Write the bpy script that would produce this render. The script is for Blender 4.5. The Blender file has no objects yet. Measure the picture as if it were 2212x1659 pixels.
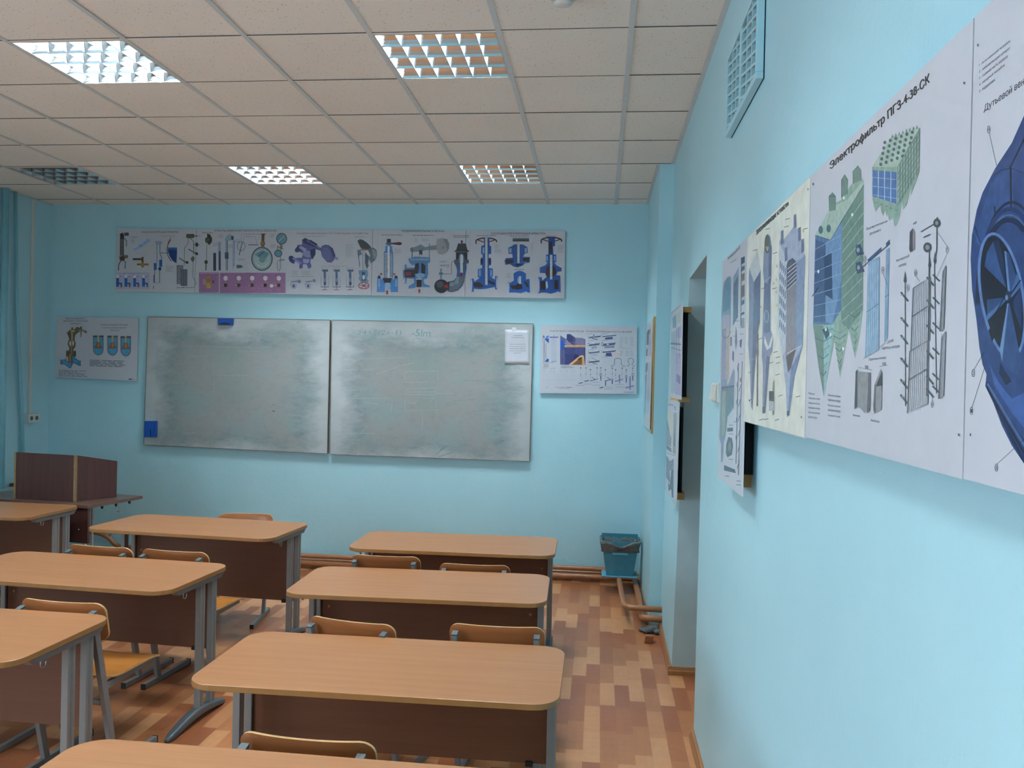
import bpy, bmesh, math, random
from mathutils import Vector, Matrix
random.seed(7)
S = bpy.context.scene
COL = S.collection
PI = math.pi

# ------------------------------------------------------------------ camera, world, view
YAW, PITCH, ROLL = -0.1026, -0.0055, 0.0213
def cam_axes():
    cy, sy, cp, sp = math.cos(YAW), math.sin(YAW), math.cos(PITCH), math.sin(PITCH)
    f = Vector((sy * cp, cy * cp, sp)); r = Vector((cy, -sy, 0)); u = r.cross(f)
    c, s = math.cos(ROLL), math.sin(ROLL)
    return c * r + s * u, -s * r + c * u, f
_r, _u, _f = cam_axes()
cd = bpy.data.cameras.new('camera')
cam = bpy.data.objects.new('camera', cd); COL.objects.link(cam)
cam.matrix_world = Matrix(((_r.x, _u.x, -_f.x, 2.8922), (_r.y, _u.y, -_f.y, -3.85), (_r.z, _u.z, -_f.z, 1.7804), (0, 0, 0, 1)))
cd.sensor_width = 36.0; cd.lens = 1834.37 / 2212 * 36; cd.clip_start = 0.05
S.camera = cam
S.view_settings.view_transform = 'Standard'
S.view_settings.look = 'None'
S.view_settings.gamma = 1.0
S.view_settings.use_curve_mapping = False
S.view_settings.exposure = 0.66
W_ = bpy.data.worlds.new('world'); S.world = W_; W_.use_nodes = True
W_.node_tree.nodes['Background'].inputs[0].default_value = (0.55, 0.7, 1.0, 1)
W_.node_tree.nodes['Background'].inputs[1].default_value = 1.0
S.cycles.max_bounces = 8
S.cycles.diffuse_bounces = 5
S.cycles.glossy_bounces = 5
S.cycles.sample_clamp_indirect = 6.0
S.cycles.blur_glossy = 0.6
TUBE_STRENGTH = 165.0
TUBE_COLOR = (0.86, 0.96, 1.0)
DAYLIGHT = 58.0

# ------------------------------------------------------------------ materials
def srgb(h):
    if isinstance(h, str):
        h = h.lstrip('#'); v = [int(h[i:i + 2], 16) / 255 for i in (0, 2, 4)]
    else:
        v = [x / 255 for x in h]
    return tuple((c / 12.92 if c <= 0.04045 else ((c + 0.055) / 1.055) ** 2.4) for c in v) + (1.0,)
class NT:
    def __init__(s, name):
        s.m = bpy.data.materials.new(name); s.m.use_nodes = True
        s.t = s.m.node_tree; s.n = s.t.nodes; s.l = s.t.links
        s.b = s.n['Principled BSDF']
    def add(s, typ, **kw):
        n = s.n.new(typ)
        for k, v in kw.items():
            if k.startswith('i_'):
                key = k[2:]; key = int(key) if key.isdigit() else key.replace('_', ' ')
                n.inputs[key].default_value = v
            else:
                setattr(n, k, v)
        return n
    def link(s, a, b): s.l.new(a, b)
    def coord(s, which='Object'):
        return s.add('ShaderNodeTexCoord').outputs[which]
    def mapping(s, src, scale=(1, 1, 1), rot=(0, 0, 0), loc=(0, 0, 0)):
        m = s.add('ShaderNodeMapping'); m.inputs['Scale'].default_value = scale; m.inputs['Rotation'].default_value = rot
        m.inputs['Location'].default_value = loc
        s.link(src, m.inputs[0]); return m.outputs[0]
    def ramp(s, src, stops):
        r = s.add('ShaderNodeValToRGB'); e = r.color_ramp.elements
        while len(e) < len(stops): e.new(0.5)
        for el, (p, c) in zip(e, stops): el.position = p; el.color = c
        s.link(src, r.inputs[0]); return r.outputs[0]
    def noise(s, vec, scale, detail=3, rough=0.5):
        n = s.add('ShaderNodeTexNoise'); n.inputs['Scale'].default_value = scale; n.inputs['Detail'].default_value = detail
        n.inputs['Roughness'].default_value = rough
        s.link(vec, n.inputs['Vector']); return n.outputs[0]
    def math(s, op, a, b=None):
        n = s.add('ShaderNodeMath', operation=op)
        for i, v in enumerate((a, b)):
            if v is None: continue
            if isinstance(v, (int, float)): n.inputs[i].default_value = v
            else: s.link(v, n.inputs[i])
        return n.outputs[0]
    def mix(s, f, a, b, mode='MIX'):
        n = s.add('ShaderNodeMix', data_type='RGBA', blend_type=mode)
        for i, v in ((0, f), (6, a), (7, b)):
            if isinstance(v, (int, float, tuple)): n.inputs[i].default_value = v
            else: s.link(v, n.inputs[i])
        return n.outputs[2]
    def bump(s, h, strength=0.3, dist=0.002):
        b = s.add('ShaderNodeBump'); b.inputs['Strength'].default_value = strength; b.inputs['Distance'].default_value = dist
        s.link(h, b.inputs['Height']); s.link(b.outputs[0], s.b.inputs['Normal'])
    def fin(s, color=None, rough=0.5, metal=0.0, spec=0.5):
        if color is not None:
            if isinstance(color, tuple): s.b.inputs['Base Color'].default_value = color
            else: s.link(color, s.b.inputs['Base Color'])
        if isinstance(rough, (int, float)): s.b.inputs['Roughness'].default_value = rough
        else: s.link(rough, s.b.inputs['Roughness'])
        s.b.inputs['Metallic'].default_value = metal
        s.b.inputs['Specular IOR Level'].default_value = spec
        return s.m
def simple(name, h, rough=0.5, metal=0.0, spec=0.5, var=0.12, scale=20):
    k = NT(name); c = srgb(h)
    v = k.noise(k.coord(), scale, 4)
    dark = tuple(x * (1 - var) for x in c[:3]) + (1,)
    lite = tuple(min(1, x * (1 + var)) for x in c[:3]) + (1,)
    return k.fin(k.ramp(v, [(0.3, dark), (0.7, lite)]), rough, metal, spec)

def make_wall():
    k = NT('blue_gloss_wall_paint'); co = k.coord()
    big = k.noise(co, 1.3, 4, 0.6)
    c = k.ramp(big, [(0.3, srgb((172, 219, 232))), (0.7, srgb((180, 226, 238)))])
    fine = k.noise(co, 260, 3, 0.7)
    mid = k.noise(co, 9, 5, 0.6)
    fib = k.noise(k.mapping(co, (120, 120, 5)), 1.0, 4, 0.6)
    h = k.math('ADD', k.math('MULTIPLY', fine, 0.25), k.math('ADD', k.math('MULTIPLY', mid, 1.6), k.math('MULTIPLY', fib, 0.35)))
    # a few nicks and runs in the paint
    vo = k.add('ShaderNodeTexVoronoi', feature='F1'); vo.inputs['Scale'].default_value = 2.6
    k.link(co, vo.inputs['Vector'])
    nick = k.math('LESS_THAN', vo.outputs['Distance'], 0.022)
    h = k.math('ADD', h, k.math('MULTIPLY', nick, 1.2))
    k.bump(h, 0.5, 0.0035)
    return k.fin(c, 0.42, 0, 0.5)
def make_floor():
    k = NT('parquet_pattern_linoleum'); co = k.coord()
    sep = k.add('ShaderNodeSeparateXYZ'); k.link(co, sep.inputs[0])
    w, L = 0.0830, 0.345
    sx = k.math('DIVIDE', k.math('ADD', sep.outputs[0], 0.055), w)
    xi = k.math('FLOOR', sx)
    wn = k.add('ShaderNodeTexWhiteNoise', noise_dimensions='1D'); k.link(xi, wn.inputs['W'])
    sy = k.math('ADD', k.math('DIVIDE', sep.outputs[1], L), k.math('MULTIPLY', wn.outputs['Value'], 3.0))
    yi = k.math('FLOOR', sy)
    cmb = k.add('ShaderNodeCombineXYZ'); k.link(xi, cmb.inputs[0]); k.link(yi, cmb.inputs[1])
    w2 = k.add('ShaderNodeTexWhiteNoise', noise_dimensions='2D'); k.link(cmb.outputs[0], w2.inputs['Vector'])
    lo_ = k.math('FRACT', k.math('ADD', k.math('ADD', k.math('MULTIPLY', xi, 0.41421), k.math('MULTIPLY', yi, 0.73205)), k.math('MULTIPLY', w2.outputs['Value'], 0.12)))
    base = k.ramp(lo_, [(0.0, srgb((150, 88, 54))), (0.34, srgb((156, 94, 58))), (0.36, srgb((167, 107, 66))), (0.70, srgb((172, 112, 70))), (0.73, srgb((190, 134, 90))), (1.0, srgb((197, 142, 98)))])
    for e in range(1): pass
    g1 = k.noise(k.mapping(co, (38, 5, 1)), 1.0, 6, 0.65)
    wv = k.add('ShaderNodeTexWave', wave_type='RINGS'); wv.inputs['Scale'].default_value = 4.0
    wv.inputs['Distortion'].default_value = 5.0; wv.inputs['Detail'].default_value = 2.0
    loc = k.add('ShaderNodeVectorMath', operation='ADD')
    sc = k.add('ShaderNodeVectorMath', operation='SCALE'); k.link(w2.outputs['Color'], sc.inputs[0]); sc.inputs['Scale'].default_value = 9.0
    k.link(k.mapping(co, (5, 1.3, 1)), loc.inputs[0]); k.link(sc.outputs[0], loc.inputs[1]); k.link(loc.outputs[0], wv.inputs['Vector'])
    c = k.mix(0.22, base, k.ramp(g1, [(0.3, (0.5, 0.42, 0.36, 1)), (0.7, (1.0, 1.0, 1.0, 1))]), 'MULTIPLY')
    c = k.mix(0.08, c, k.ramp(wv.outputs['Fac'], [(0.2, (0.6, 0.5, 0.42, 1)), (0.8, (1, 1, 1, 1))]), 'MULTIPLY')
    # thin printed joints between strips
    fx = k.math('FRACT', sx); fy = k.math('FRACT', sy)
    j = k.math('MAXIMUM', k.math('LESS_THAN', fx, 0.015), k.math('LESS_THAN', fy, 0.004))
    c = k.mix(k.math('MULTIPLY', j, 0.35), c, (0.18, 0.09, 0.05, 1))
    rg = k.ramp(k.noise(co, 3.0, 4), [(0.3, (0.30,) * 3 + (1,)), (0.7, (0.38,) * 3 + (1,))])
    k.bump(k.noise(co, 2.5, 2), 0.10, 0.004)
    return k.fin(c, rg, 0, 0.5)
def make_ceiling():
    k = NT('speckled_mineral_tile'); co = k.coord()
    vo = k.add('ShaderNodeTexVoronoi', feature='F1'); vo.inputs['Scale'].default_value = 42.0
    k.link(k.mapping(co, (1, 1, 0)), vo.inputs['Vector'])
    dot = k.math('LESS_THAN', vo.outputs['Distance'], 0.12)
    vo2 = k.add('ShaderNodeTexVoronoi', feature='F1'); vo2.inputs['Scale'].default_value = 150.0
    k.link(k.mapping(co, (1, 1, 0)), vo2.inputs['Vector'])
    dot2 = k.math('MULTIPLY', k.math('LESS_THAN', vo2.outputs['Distance'], 0.18), 0.6)
    base = k.ramp(k.noise(co, 1.2, 2), [(0.3, srgb((236, 232, 224))), (0.7, srgb((243, 239, 231)))])
    c = k.mix(k.math('MULTIPLY', k.math('MAXIMUM', dot, dot2), 0.62), base, srgb('#5d5a55'))
    k.bump(k.noise(co, 300, 3), 0.2, 0.0015)
    return k.fin(c, 0.9, 0, 0.2)
def make_wood(name, a, b, rough=0.35, axis='x', scale=1.0, spec=0.5, streak=0.5):
    k = NT(name); co = k.coord()
    s = {'x': (1.6, 34, 30), 'y': (34, 1.6, 30), 'z': (34, 30, 1.6)}[axis]
    s = tuple(v * scale for v in s)
    g = k.noise(k.mapping(co, s), 1.0, 7, 0.62)
    s2 = tuple(v * 3.1 for v in s)
    g2 = k.noise(k.mapping(co, s2), 1.0, 3, 0.6)
    m = k.math('ADD', k.math('MULTIPLY', g, 0.7), k.math('MULTIPLY', g2, 0.3))
    c = k.ramp(m, [(0.5 - 0.22 * (1 - streak) - 0.12, srgb(a)), (0.5 + 0.2, srgb(b))])
    k.bump(g2, 0.06, 0.001)
    return k.fin(c, rough, 0, spec)
def make_board():
    k = NT('dirty_marker_board_enamel'); co = k.coord('UV')
    sep = k.add('ShaderNodeSeparateXYZ'); k.link(co, sep.inputs[0])
    u, v = sep.outputs[0], sep.outputs[1]
    n1 = k.noise(k.mapping(co, (2.2, 2.6, 1)), 1.4, 6, 0.62)
    # wiped area: wear mask that fades towards the rim
    du = k.math('ABSOLUTE', k.math('SUBTRACT', u, 0.5)); dv = k.math('ABSOLUTE', k.math('SUBTRACT', v, 0.45))
    e = k.math('MAXIMUM', k.math('MULTIPLY', du, 1.08), dv)
    e = k.math('ADD', e, k.math('MULTIPLY', k.math('SUBTRACT', n1, 0.5), 0.34))
    mask = k.ramp(e, [(0.37, (1, 1, 1, 1)), (0.50, (0, 0, 0, 1))])
    streak = k.noise(k.mapping(co, (11, 17, 1), rot=(0, 0, 0.5)), 1.0, 8, 0.78)
    streak2 = k.noise(k.mapping(co, (26, 22, 1), rot=(0, 0, -0.15)), 1.0, 8, 0.8)
    tint = k.noise(k.mapping(co, (3, 2, 1), loc=(4, 2, 0)), 1.0, 4, 0.55)
    rimc = k.ramp(n1, [(0.35, srgb((168, 179, 181))), (0.65, srgb((188, 194, 197)))])
    grey = k.ramp(tint, [(0.32, srgb((136, 150, 147))), (0.5, srgb((149, 151, 150))), (0.68, srgb((136, 158, 158)))])
    c = k.mix(k.math('MULTIPLY', mask, 0.9), rimc, grey)
    edge = k.ramp(e, [(0.28, (0, 0, 0, 1)), (0.39, (1, 1, 1, 1)), (0.49, (0, 0, 0, 1))])
    sm = k.math('MULTIPLY', edge, k.ramp(streak, [(0.42, (0, 0, 0, 1)), (0.7, (1, 1, 1, 1))]))
    c = k.mix(k.math('MULTIPLY', sm, 0.75), c, srgb('#4f7f86'))
    sm2 = k.math('MULTIPLY', mask, k.ramp(streak2, [(0.5, (0, 0, 0, 1)), (0.75, (1, 1, 1, 1))]))
    c = k.mix(k.math('MULTIPLY', sm2, 0.35), c, srgb('#6c7474'))
    sm3 = k.math('MULTIPLY', mask, k.ramp(k.noise(k.mapping(co, (70, 120, 1), rot=(0, 0, 0.35)), 1.0, 5, 0.75), [(0.6, (0, 0, 0, 1)), (0.72, (1, 1, 1, 1))]))
    c = k.mix(k.math('MULTIPLY', sm3, 0.3), c, srgb('#b8bcb8'))
    return k.fin(c, 0.4, 0, 0.5)
def emit(name, col, strength):
    k = NT(name)
    k.b.inputs['Base Color'].default_value = (0.8, 0.8, 0.8, 1)
    k.b.inputs['Emission Color'].default_value = tuple(col) + (1,)
    k.b.inputs['Emission Strength'].default_value = strength
    return k.m

M = dict(
    wall=make_wall(), floor=make_floor(), ceiling=make_ceiling(), board=make_board(),
    tbar=simple('pale_grey_ceiling_rail', (206, 213, 214), 0.5, 0, 0.4, 0.03),
    gap=simple('dark_ceiling_gap', '#4a4a4a', 0.9, 0, 0.1, 0.1),
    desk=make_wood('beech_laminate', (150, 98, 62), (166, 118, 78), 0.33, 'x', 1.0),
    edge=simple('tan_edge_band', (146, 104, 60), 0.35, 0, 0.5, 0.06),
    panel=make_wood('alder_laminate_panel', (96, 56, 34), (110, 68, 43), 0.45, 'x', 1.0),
    ply=make_wood('varnished_bent_plywood', (138, 82, 46), (156, 98, 58), 0.22, 'x', 1.4),
    plyedge=simple('pale_plywood_edge', (186, 148, 98), 0.4, 0, 0.5, 0.1, 60),
    seat=make_wood('glossy_plywood_seat', (166, 104, 46), (180, 118, 56), 0.2, 'x', 1.4),
    steel=simple('grey_powder_coated_steel', (124, 124, 124), 0.38, 0.0, 0.6, 0.04),
    foot=simple('slate_grey_cast_foot', (78, 88, 94), 0.35, 0.0, 0.6, 0.06),
    black=simple('black_plastic_cap', '#1e2022', 0.5, 0, 0.4, 0.1),
    darkcap=simple('dark_grey_post_cap', '#4a5355', 0.5, 0, 0.4, 0.05),
    skirting=make_wood('brown_skirting', '#8a5a34', '#9c6a40', 0.35, 'y', 1.0),
    pipe=simple('brown_enamelled_pipe', '#9a6642', 0.35, 0, 0.5, 0.08),
    bluepipe=simple('sky_blue_enamelled_pipe', '#86c4d4', 0.35, 0, 0.5, 0.04),
    white=simple('white_plastic', '#d9dbd6', 0.45, 0, 0.5, 0.03),
    paper=simple('white_laminated_paper', (197, 201, 211), 0.26, 0, 0.5, 0.02),
    foam=simple('poster_board_edge', '#d5d8dd', 0.6, 0, 0.3, 0.03),
    batten=make_wood('raw_pine_batten', '#b08e58', '#c4a268', 0.6, 'z', 1.0),
    backing=simple('black_backing_sheet', '#0d1216', 0.6, 0, 0.3, 0.1),
    alu=simple('brushed_aluminium', '#c3c0ba', 0.35, 0.7, 0.5, 0.05),
    woodtrim=simple('thin_brown_board_rim', '#7b6558', 0.5, 0, 0.4, 0.1),
    bluepl=simple('royal_blue_plastic', '#0d4fb0', 0.35, 0, 0.5, 0.05),
    bin=simple('teal_blue_painted_tin', (62, 134, 158), 0.4, 0, 0.5, 0.08),
    tray=simple('light_blue_painted_board', (92, 160, 184), 0.45, 0, 0.5, 0.05),
    dark=make_wood('dark_brown_laminate', '#3d2522', '#553531', 0.4, 'z', 1.0),
    darktop=make_wood('dark_walnut_top', '#5c443c', '#6e5449', 0.3, 'x', 1.0),
    darkedge=simple('worn_light_edge_strip', '#8c7350', 0.5, 0, 0.4, 0.15, 60),
    mirror=simple('parabolic_louvre_aluminium', (202, 206, 208), 0.13, 1.0, 0.5, 0.01),
    blade=simple('cross_blade_aluminium', (126, 131, 134), 0.45, 0.25, 0.5, 0.01),
    housing=simple('white_light_housing', '#f0f0f0', 0.5, 0, 0.4, 0.01),
    tube_on=emit('lit_fluorescent_tube', TUBE_COLOR, TUBE_STRENGTH),
    tube_off=simple('unlit_fluorescent_tube', '#dfe2e4', 0.3, 0, 0.5, 0.01),
    chrome=simple('steel_wire', '#b8bcbd', 0.25, 0.9, 0.5, 0.02),
    greyslab=simple('grey_green_table_surface', '#8fa3a0', 0.4, 0, 0.5, 0.05),
    stone=simple('broken_brick_lump', '#8a5636', 0.8, 0, 0.3, 0.3),
    bagm=simple('translucent_grey_bag_film', (84, 94, 94), 0.22, 0, 0.8, 0.25, 30),
    door=simple('white_painted_door', '#cfd3d2', 0.4, 0, 0.5, 0.03),
    glass=simple('window_glass', '#9ab0b8', 0.05, 0, 0.5, 0.01),
)

# ------------------------------------------------------------------ mesh helpers
def new_obj(name, bm, mat, parent=None, smooth=False, bevel=0.0, segs=2, recalc=True):
    if recalc: bmesh.ops.recalc_face_normals(bm, faces=bm.faces[:])
    me = bpy.data.meshes.new(name); bm.to_mesh(me); bm.free()
    mats = mat if isinstance(mat, (list, tuple)) else [mat]
    for m in mats: me.materials.append(m)
    o = bpy.data.objects.new(name, me); COL.objects.link(o)
    if parent is not None: o.parent = parent
    if smooth:
        for p in me.polygons: p.use_smooth = True
    if bevel > 0:
        b = o.modifiers.new('bevel', 'BEVEL'); b.width = bevel; b.segments = segs; b.limit_method = 'ANGLE'; b.angle_limit = 0.6
        if hasattr(b, 'harden_normals'): b.harden_normals = False
    return o
def box(bm, x0, x1, y0, y1, z0, z1, mi=0):
    v = [bm.verts.new(p) for p in ((x0, y0, z0), (x1, y0, z0), (x1, y1, z0), (x0, y1, z0), (x0, y0, z1), (x1, y0, z1), (x1, y1, z1), (x0, y1, z1))]
    for f in ((0, 3, 2, 1), (4, 5, 6, 7), (0, 1, 5, 4), (1, 2, 6, 5), (2, 3, 7, 6), (3, 0, 4, 7)):
        bm.faces.new([v[i] for i in f]).material_index = mi
    return v
def hexa(bm, b, t, mi=0):
    """eight-corner solid: four bottom points and the four above them"""
    v = [bm.verts.new(p) for p in list(b) + list(t)]
    for f in ((0, 3, 2, 1), (4, 5, 6, 7), (0, 1, 5, 4), (1, 2, 6, 5), (2, 3, 7, 6), (3, 0, 4, 7)):
        bm.faces.new([v[i] for i in f]).material_index = mi
def tube(bm, pts, r, seg=10, mi=0, cap=True, rb=None):
    """round tube along a polyline; rb = rectangular half sizes instead of a circle"""
    pts = [Vector(p) for p in pts]; rings = []
    n = len(pts); prev = None
    for i, p in enumerate(pts):
        d = (pts[min(i + 1, n - 1)] - pts[max(i - 1, 0)]).normalized()
        a = prev if prev is not None else (Vector((0, 0, 1)) if abs(d.z) < 0.9 else Vector((1, 0, 0)))
        s = d.cross(a).normalized(); t = s.cross(d).normalized(); prev = t
        k = 1.0
        if 0 < i < n - 1:
            a1 = (pts[i] - pts[i - 1]).normalized(); a2 = (pts[i + 1] - pts[i]).normalized()
            k = 1 / max(0.5, math.cos(a1.angle(a2) / 2))
        rr = r[i] if isinstance(r, (list, tuple)) else r
        rings.append([bm.verts.new(p + (s * math.cos(q) + t * math.sin(q)) * rr) for q in [2 * PI * j / seg for j in range(seg)]])
    for a, b in zip(rings, rings[1:]):
        for j in range(seg):
            bm.faces.new((a[j], a[(j + 1) % seg], b[(j + 1) % seg], b[j])).material_index = mi
    if cap:
        bm.faces.new(rings[0][::-1]).material_index = mi; bm.faces.new(rings[-1]).material_index = mi
def bar(bm, p0, p1, w, h, side=(1, 0, 0), mi=0):
    """rectangular bar from p0 to p1, w along side, h across"""
    p0, p1 = Vector(p0), Vector(p1); d = (p1 - p0).normalized(); s = Vector(side)
    s = (s - d * s.dot(d)).normalized(); t = d.cross(s).normalized()
    c = [(-w / 2, -h / 2), (w / 2, -h / 2), (w / 2, h / 2), (-w / 2, h / 2)]
    hexa(bm, [p0 + s * a + t * b for a, b in c], [p1 + s * a + t * b for a, b in c], mi)
def lathe(bm, prof, seg=24, mi=0, center=(0, 0, 0), flip=False):
    cx, cy, cz = center; rings = []
    for r, z in prof:
        rings.append([bm.verts.new((cx + r * math.cos(2 * PI * j / seg), cy + r * math.sin(2 * PI * j / seg), cz + z)) for j in range(seg)])
    for a, b in zip(rings, rings[1:]):
        for j in range(seg): bm.faces.new((a[j], a[(j + 1) % seg], b[(j + 1) % seg], b[j])).material_index = mi
    bm.faces.new(rings[0][::-1]).material_index = mi; bm.faces.new(rings[-1]).material_index = mi
def arc_pts(p0, corner, p1, n=6):
    p0, c, p1 = Vector(p0), Vector(corner), Vector(p1)
    return [(1 - t) ** 2 * p0 + 2 * t * (1 - t) * c + t * t * p1 for t in [i / n for i in range(n + 1)]]
def thing(name, label, cat, loc=(0, 0, 0), rz=0.0, group=None):
    o = bpy.data.objects.new(name, None); COL.objects.link(o); o.empty_display_size = 0.1
    o.location = loc; o.rotation_euler = (0, 0, rz)
    o['label'] = label; o['category'] = cat
    if group: o['group'] = group
    return o
def tag(o, label, cat, group=None):
    o['label'] = label; o['category'] = cat
    if group: o['group'] = group
    return o
def struct(name, bm, mat, **kw):
    o = new_obj(name, bm, mat, **kw); o['kind'] = 'structure'; return o
def kids(o): return [c for c in KID.get(o.name, [])]
KID = {}
def dup(root, loc, rz, label, group=None):
    r = root.copy(); COL.objects.link(r); r.location = loc; r.rotation_euler = (0, 0, rz); r['label'] = label
    if group: r['group'] = group
    for ch in list(root.children):
        c = ch.copy(); COL.objects.link(c); c.parent = r
        for g in list(ch.children):
            d = g.copy(); COL.objects.link(d); d.parent = c
    return r

# ------------------------------------------------------------------ room shell
H = 3.366                     # ceiling height
XL, XN, XF, YR = -2.384, 3.398, 3.294, -6.9
def yb(x): return 3.814 - 0.0054 * x          # face of the back wall
bm = bmesh.new(); box(bm, XL - .2, 3.95, YR - .2, 4.05, -.12, 0)
struct('floor', bm, M['floor'])
bm = bmesh.new(); hexa(bm, [(XL - .2, yb(XL), 0), (3.9, yb(3.9), 0), (3.9, 4.05, 0), (XL - .2, 4.05, 0)], [(XL - .2, yb(XL), H + .25), (3.9, yb(3.9), H + .25), (3.9, 4.05, H + .25), (XL - .2, 4.05, H + .25)])
struct('wall_back', bm, M['wall'])
# left wall with two unseen windows added near the camera end as light sources
WIN = [(-6.5, -4.8), (-4.3, -2.6)]
bm = bmesh.new()
ys = [YR] + [v for w in WIN for v in w] + [4.0]
for i in range(0, len(ys) - 1, 2): box(bm, XL - .2, XL, ys[i], ys[i + 1], 0, H + .25)
for a, b in WIN:
    box(bm, XL - .2, XL, a, b, 0, .85); box(bm, XL - .2, XL, a, b, 2.75, H + .25)
struct('wall_left', bm, M['wall'])
bm = bmesh.new(); box(bm, XL - .2, 3.9, YR - .2, YR, 0, H + .25)
struct('wall_rear', bm, M['wall'])
for i, (a, b) in enumerate(WIN):
    bm = bmesh.new()
    for y0, y1, z0, z1 in ((a, b, .85, .92), (a, b, 2.68, 2.75), (a, a + .07, .92, 2.68), (b - .07, b, .92, 2.68), ((a + b) / 2 - .035, (a + b) / 2 + .035, .92, 2.68)):
        box(bm, XL - .13, XL - .07, y0, y1, z0, z1)
    w = struct('window_%d' % (i + 1), bm, M['white'])
    bm = bmesh.new(); box(bm, XL - .2, XL + .12, a - .03, b + .03, .81, .85)
    s = new_obj('window_sill', bm, M['white'], w)
# right wall: near section, lintel, middle section (leans a little), and the far section standing 10 cm proud
bm = bmesh.new()
hexa(bm, [(XN, YR, 0), (4.0, YR, 0), (4.0, .46, 0), (XN, .46, 0)], [(XN, YR, 2.411), (4.0, YR, 2.411), (4.0, .357, 2.411), (XN, .357, 2.411)])
hexa(bm, [(XN, YR, 2.411), (4.0, YR, 2.411), (4.0, .357, 2.411), (XN, .357, 2.411)], [(XN, YR, H + .25), (4.0, YR, H + .25), (4.0, .357, H + .25), (XN, .357, H + .25)])
hexa(bm, [(XN, .357, 2.411), (4.0, .357, 2.411), (4.0, 1.155, 2.39), (XN, 1.155, 2.39)], [(XN, .357, H + .25), (4.0, .357, H + .25), (4.0, 1.155, H + .25), (XN, 1.155, H + .25)])
hexa(bm, [(3.367, 1.405, 0), (4.0, 1.415, 0), (4.0, 2.5, 0), (3.374, 2.5, 0)], [(XN, 1.155, 2.39), (4.0, 1.155, 2.39), (4.0, 2.5, 2.39), (XN, 2.5, 2.39)])
hexa(bm, [(XN, 1.155, 2.39), (4.0, 1.155, 2.39), (4.0, 2.5, 2.39), (XN, 2.5, 2.39)], [(XN, 1.155, H + .25), (4.0, 1.155, H + .25), (4.0, 2.5, H + .25), (XN, 2.5, H + .25)])
hexa(bm, [(XF - .005, 2.46, 0), (4.0, 2.46, 0), (4.0, 4.0, 0), (XF - .02, 4.0, 0)], [(XF, 2.385, H + .25), (4.0, 2.385, H + .25), (4.0, 4.0, H + .25), (XF, 4.0, H + .25)])
struct('wall_right', bm, M['wall'])
# duller grey-blue paint on the reveal of the doorway
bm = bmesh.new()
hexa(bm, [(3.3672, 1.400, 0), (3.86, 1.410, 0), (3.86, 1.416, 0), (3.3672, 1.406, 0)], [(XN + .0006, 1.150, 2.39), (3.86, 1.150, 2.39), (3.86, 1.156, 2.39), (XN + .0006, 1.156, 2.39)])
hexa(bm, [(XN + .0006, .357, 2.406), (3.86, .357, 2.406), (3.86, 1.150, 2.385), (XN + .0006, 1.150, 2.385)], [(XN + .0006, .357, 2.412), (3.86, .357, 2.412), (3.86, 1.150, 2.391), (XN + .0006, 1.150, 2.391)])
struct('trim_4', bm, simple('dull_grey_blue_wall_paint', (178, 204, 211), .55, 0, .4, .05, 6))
# door leaf at the back of the deep reveal
bm = bmesh.new(); box(bm, 3.86, 3.9, .30, 1.45, 0, 2.42)
dr = struct('door_1', bm, M['door'])
bm = bmesh.new(); tube(bm, [(3.86, .52, 1.0), (3.80, .52, 1.0), (3.80, .64, 1.0)], .009, 8)
new_obj('door_handle', bm, M['chrome'], dr, smooth=True)
# skirting boards
def skirting(bm, p0, p1, nrm, h=.055, t=.022):
    """quarter-round topped strip on the floor against a wall; nrm points into the room"""
    p0, p1, n = Vector(p0), Vector(p1), Vector(nrm)
    prof = [(0, 0), (t, 0), (t, h * .45), (t * .75, h * .6), (t * .6, h * .9), (t * .25, h), (0, h)]
    a = [bm.verts.new(p0 + n * q + Vector((0, 0, z))) for q, z in prof]
    b = [bm.verts.new(p1 + n * q + Vector((0, 0, z))) for q, z in prof]
    for i in range(len(prof)):
        j = (i + 1) % len(prof); bm.faces.new((a[i], a[j], b[j], b[i]))
    bm.faces.new(a[::-1]); bm.faces.new(b)
bm = bmesh.new(); skirting(bm, (XN, YR, 0), (XN, .455, 0), (-1, 0, 0)); struct('baseboard_right', bm, M['skirting'])
bm = bmesh.new(); skirting(bm, (3.367, 1.39, 0), (3.373, 2.37, 0), (-1, 0, 0)); skirting(bm, (3.345, 1.405, 0), (3.86, 1.413, 0), (0, -1, 0)); struct('baseboard_doorway', bm, M['skirting'])
bm = bmesh.new(); skirting(bm, (XF - .008, 2.45, 0), (XF - .018, 3.79, 0), (-1, 0, 0)); struct('baseboard_right_far', bm, M['skirting'])
bm = bmesh.new(); skirting(bm, (XL, yb(XL), 0), (XF - .02, yb(XF), 0), (0, -1, 0), .075, .02); struct('baseboard_back', bm, M['skirting'])
bm = bmesh.new(); skirting(bm, (XL, YR, 0), (XL, 3.8, 0), (1, 0, 0)); struct('baseboard_left', bm, M['skirting'])

# blistered paint strip above the skirting near the bin
bm = bmesh.new(); rr = random.Random(3); n_ = 26
for i in range(n_):
    xa, xb = 2.50 + .46 * i / n_, 2.50 + .46 * (i + 1) / n_
    ha, hb = [.165 + .022 * math.sin(q * 9) + .010 * math.sin(q * 31) for q in (i / n_, (i + 1) / n_)]; t_ = .0025 + .002 * rr.random()
    hexa(bm, [(xa, yb(xa) - t_, .075), (xb, yb(xb) - t_, .075), (xb, yb(xb) + .002, .075), (xa, yb(xa) + .002, .075)], [(xa, yb(xa) - t_ * .3, ha), (xb, yb(xb) - t_ * .3, hb), (xb, yb(xb) + .002, hb + .006), (xa, yb(xa) + .002, ha + .006)])
struct('trim_3', bm, M['wall'])

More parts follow.
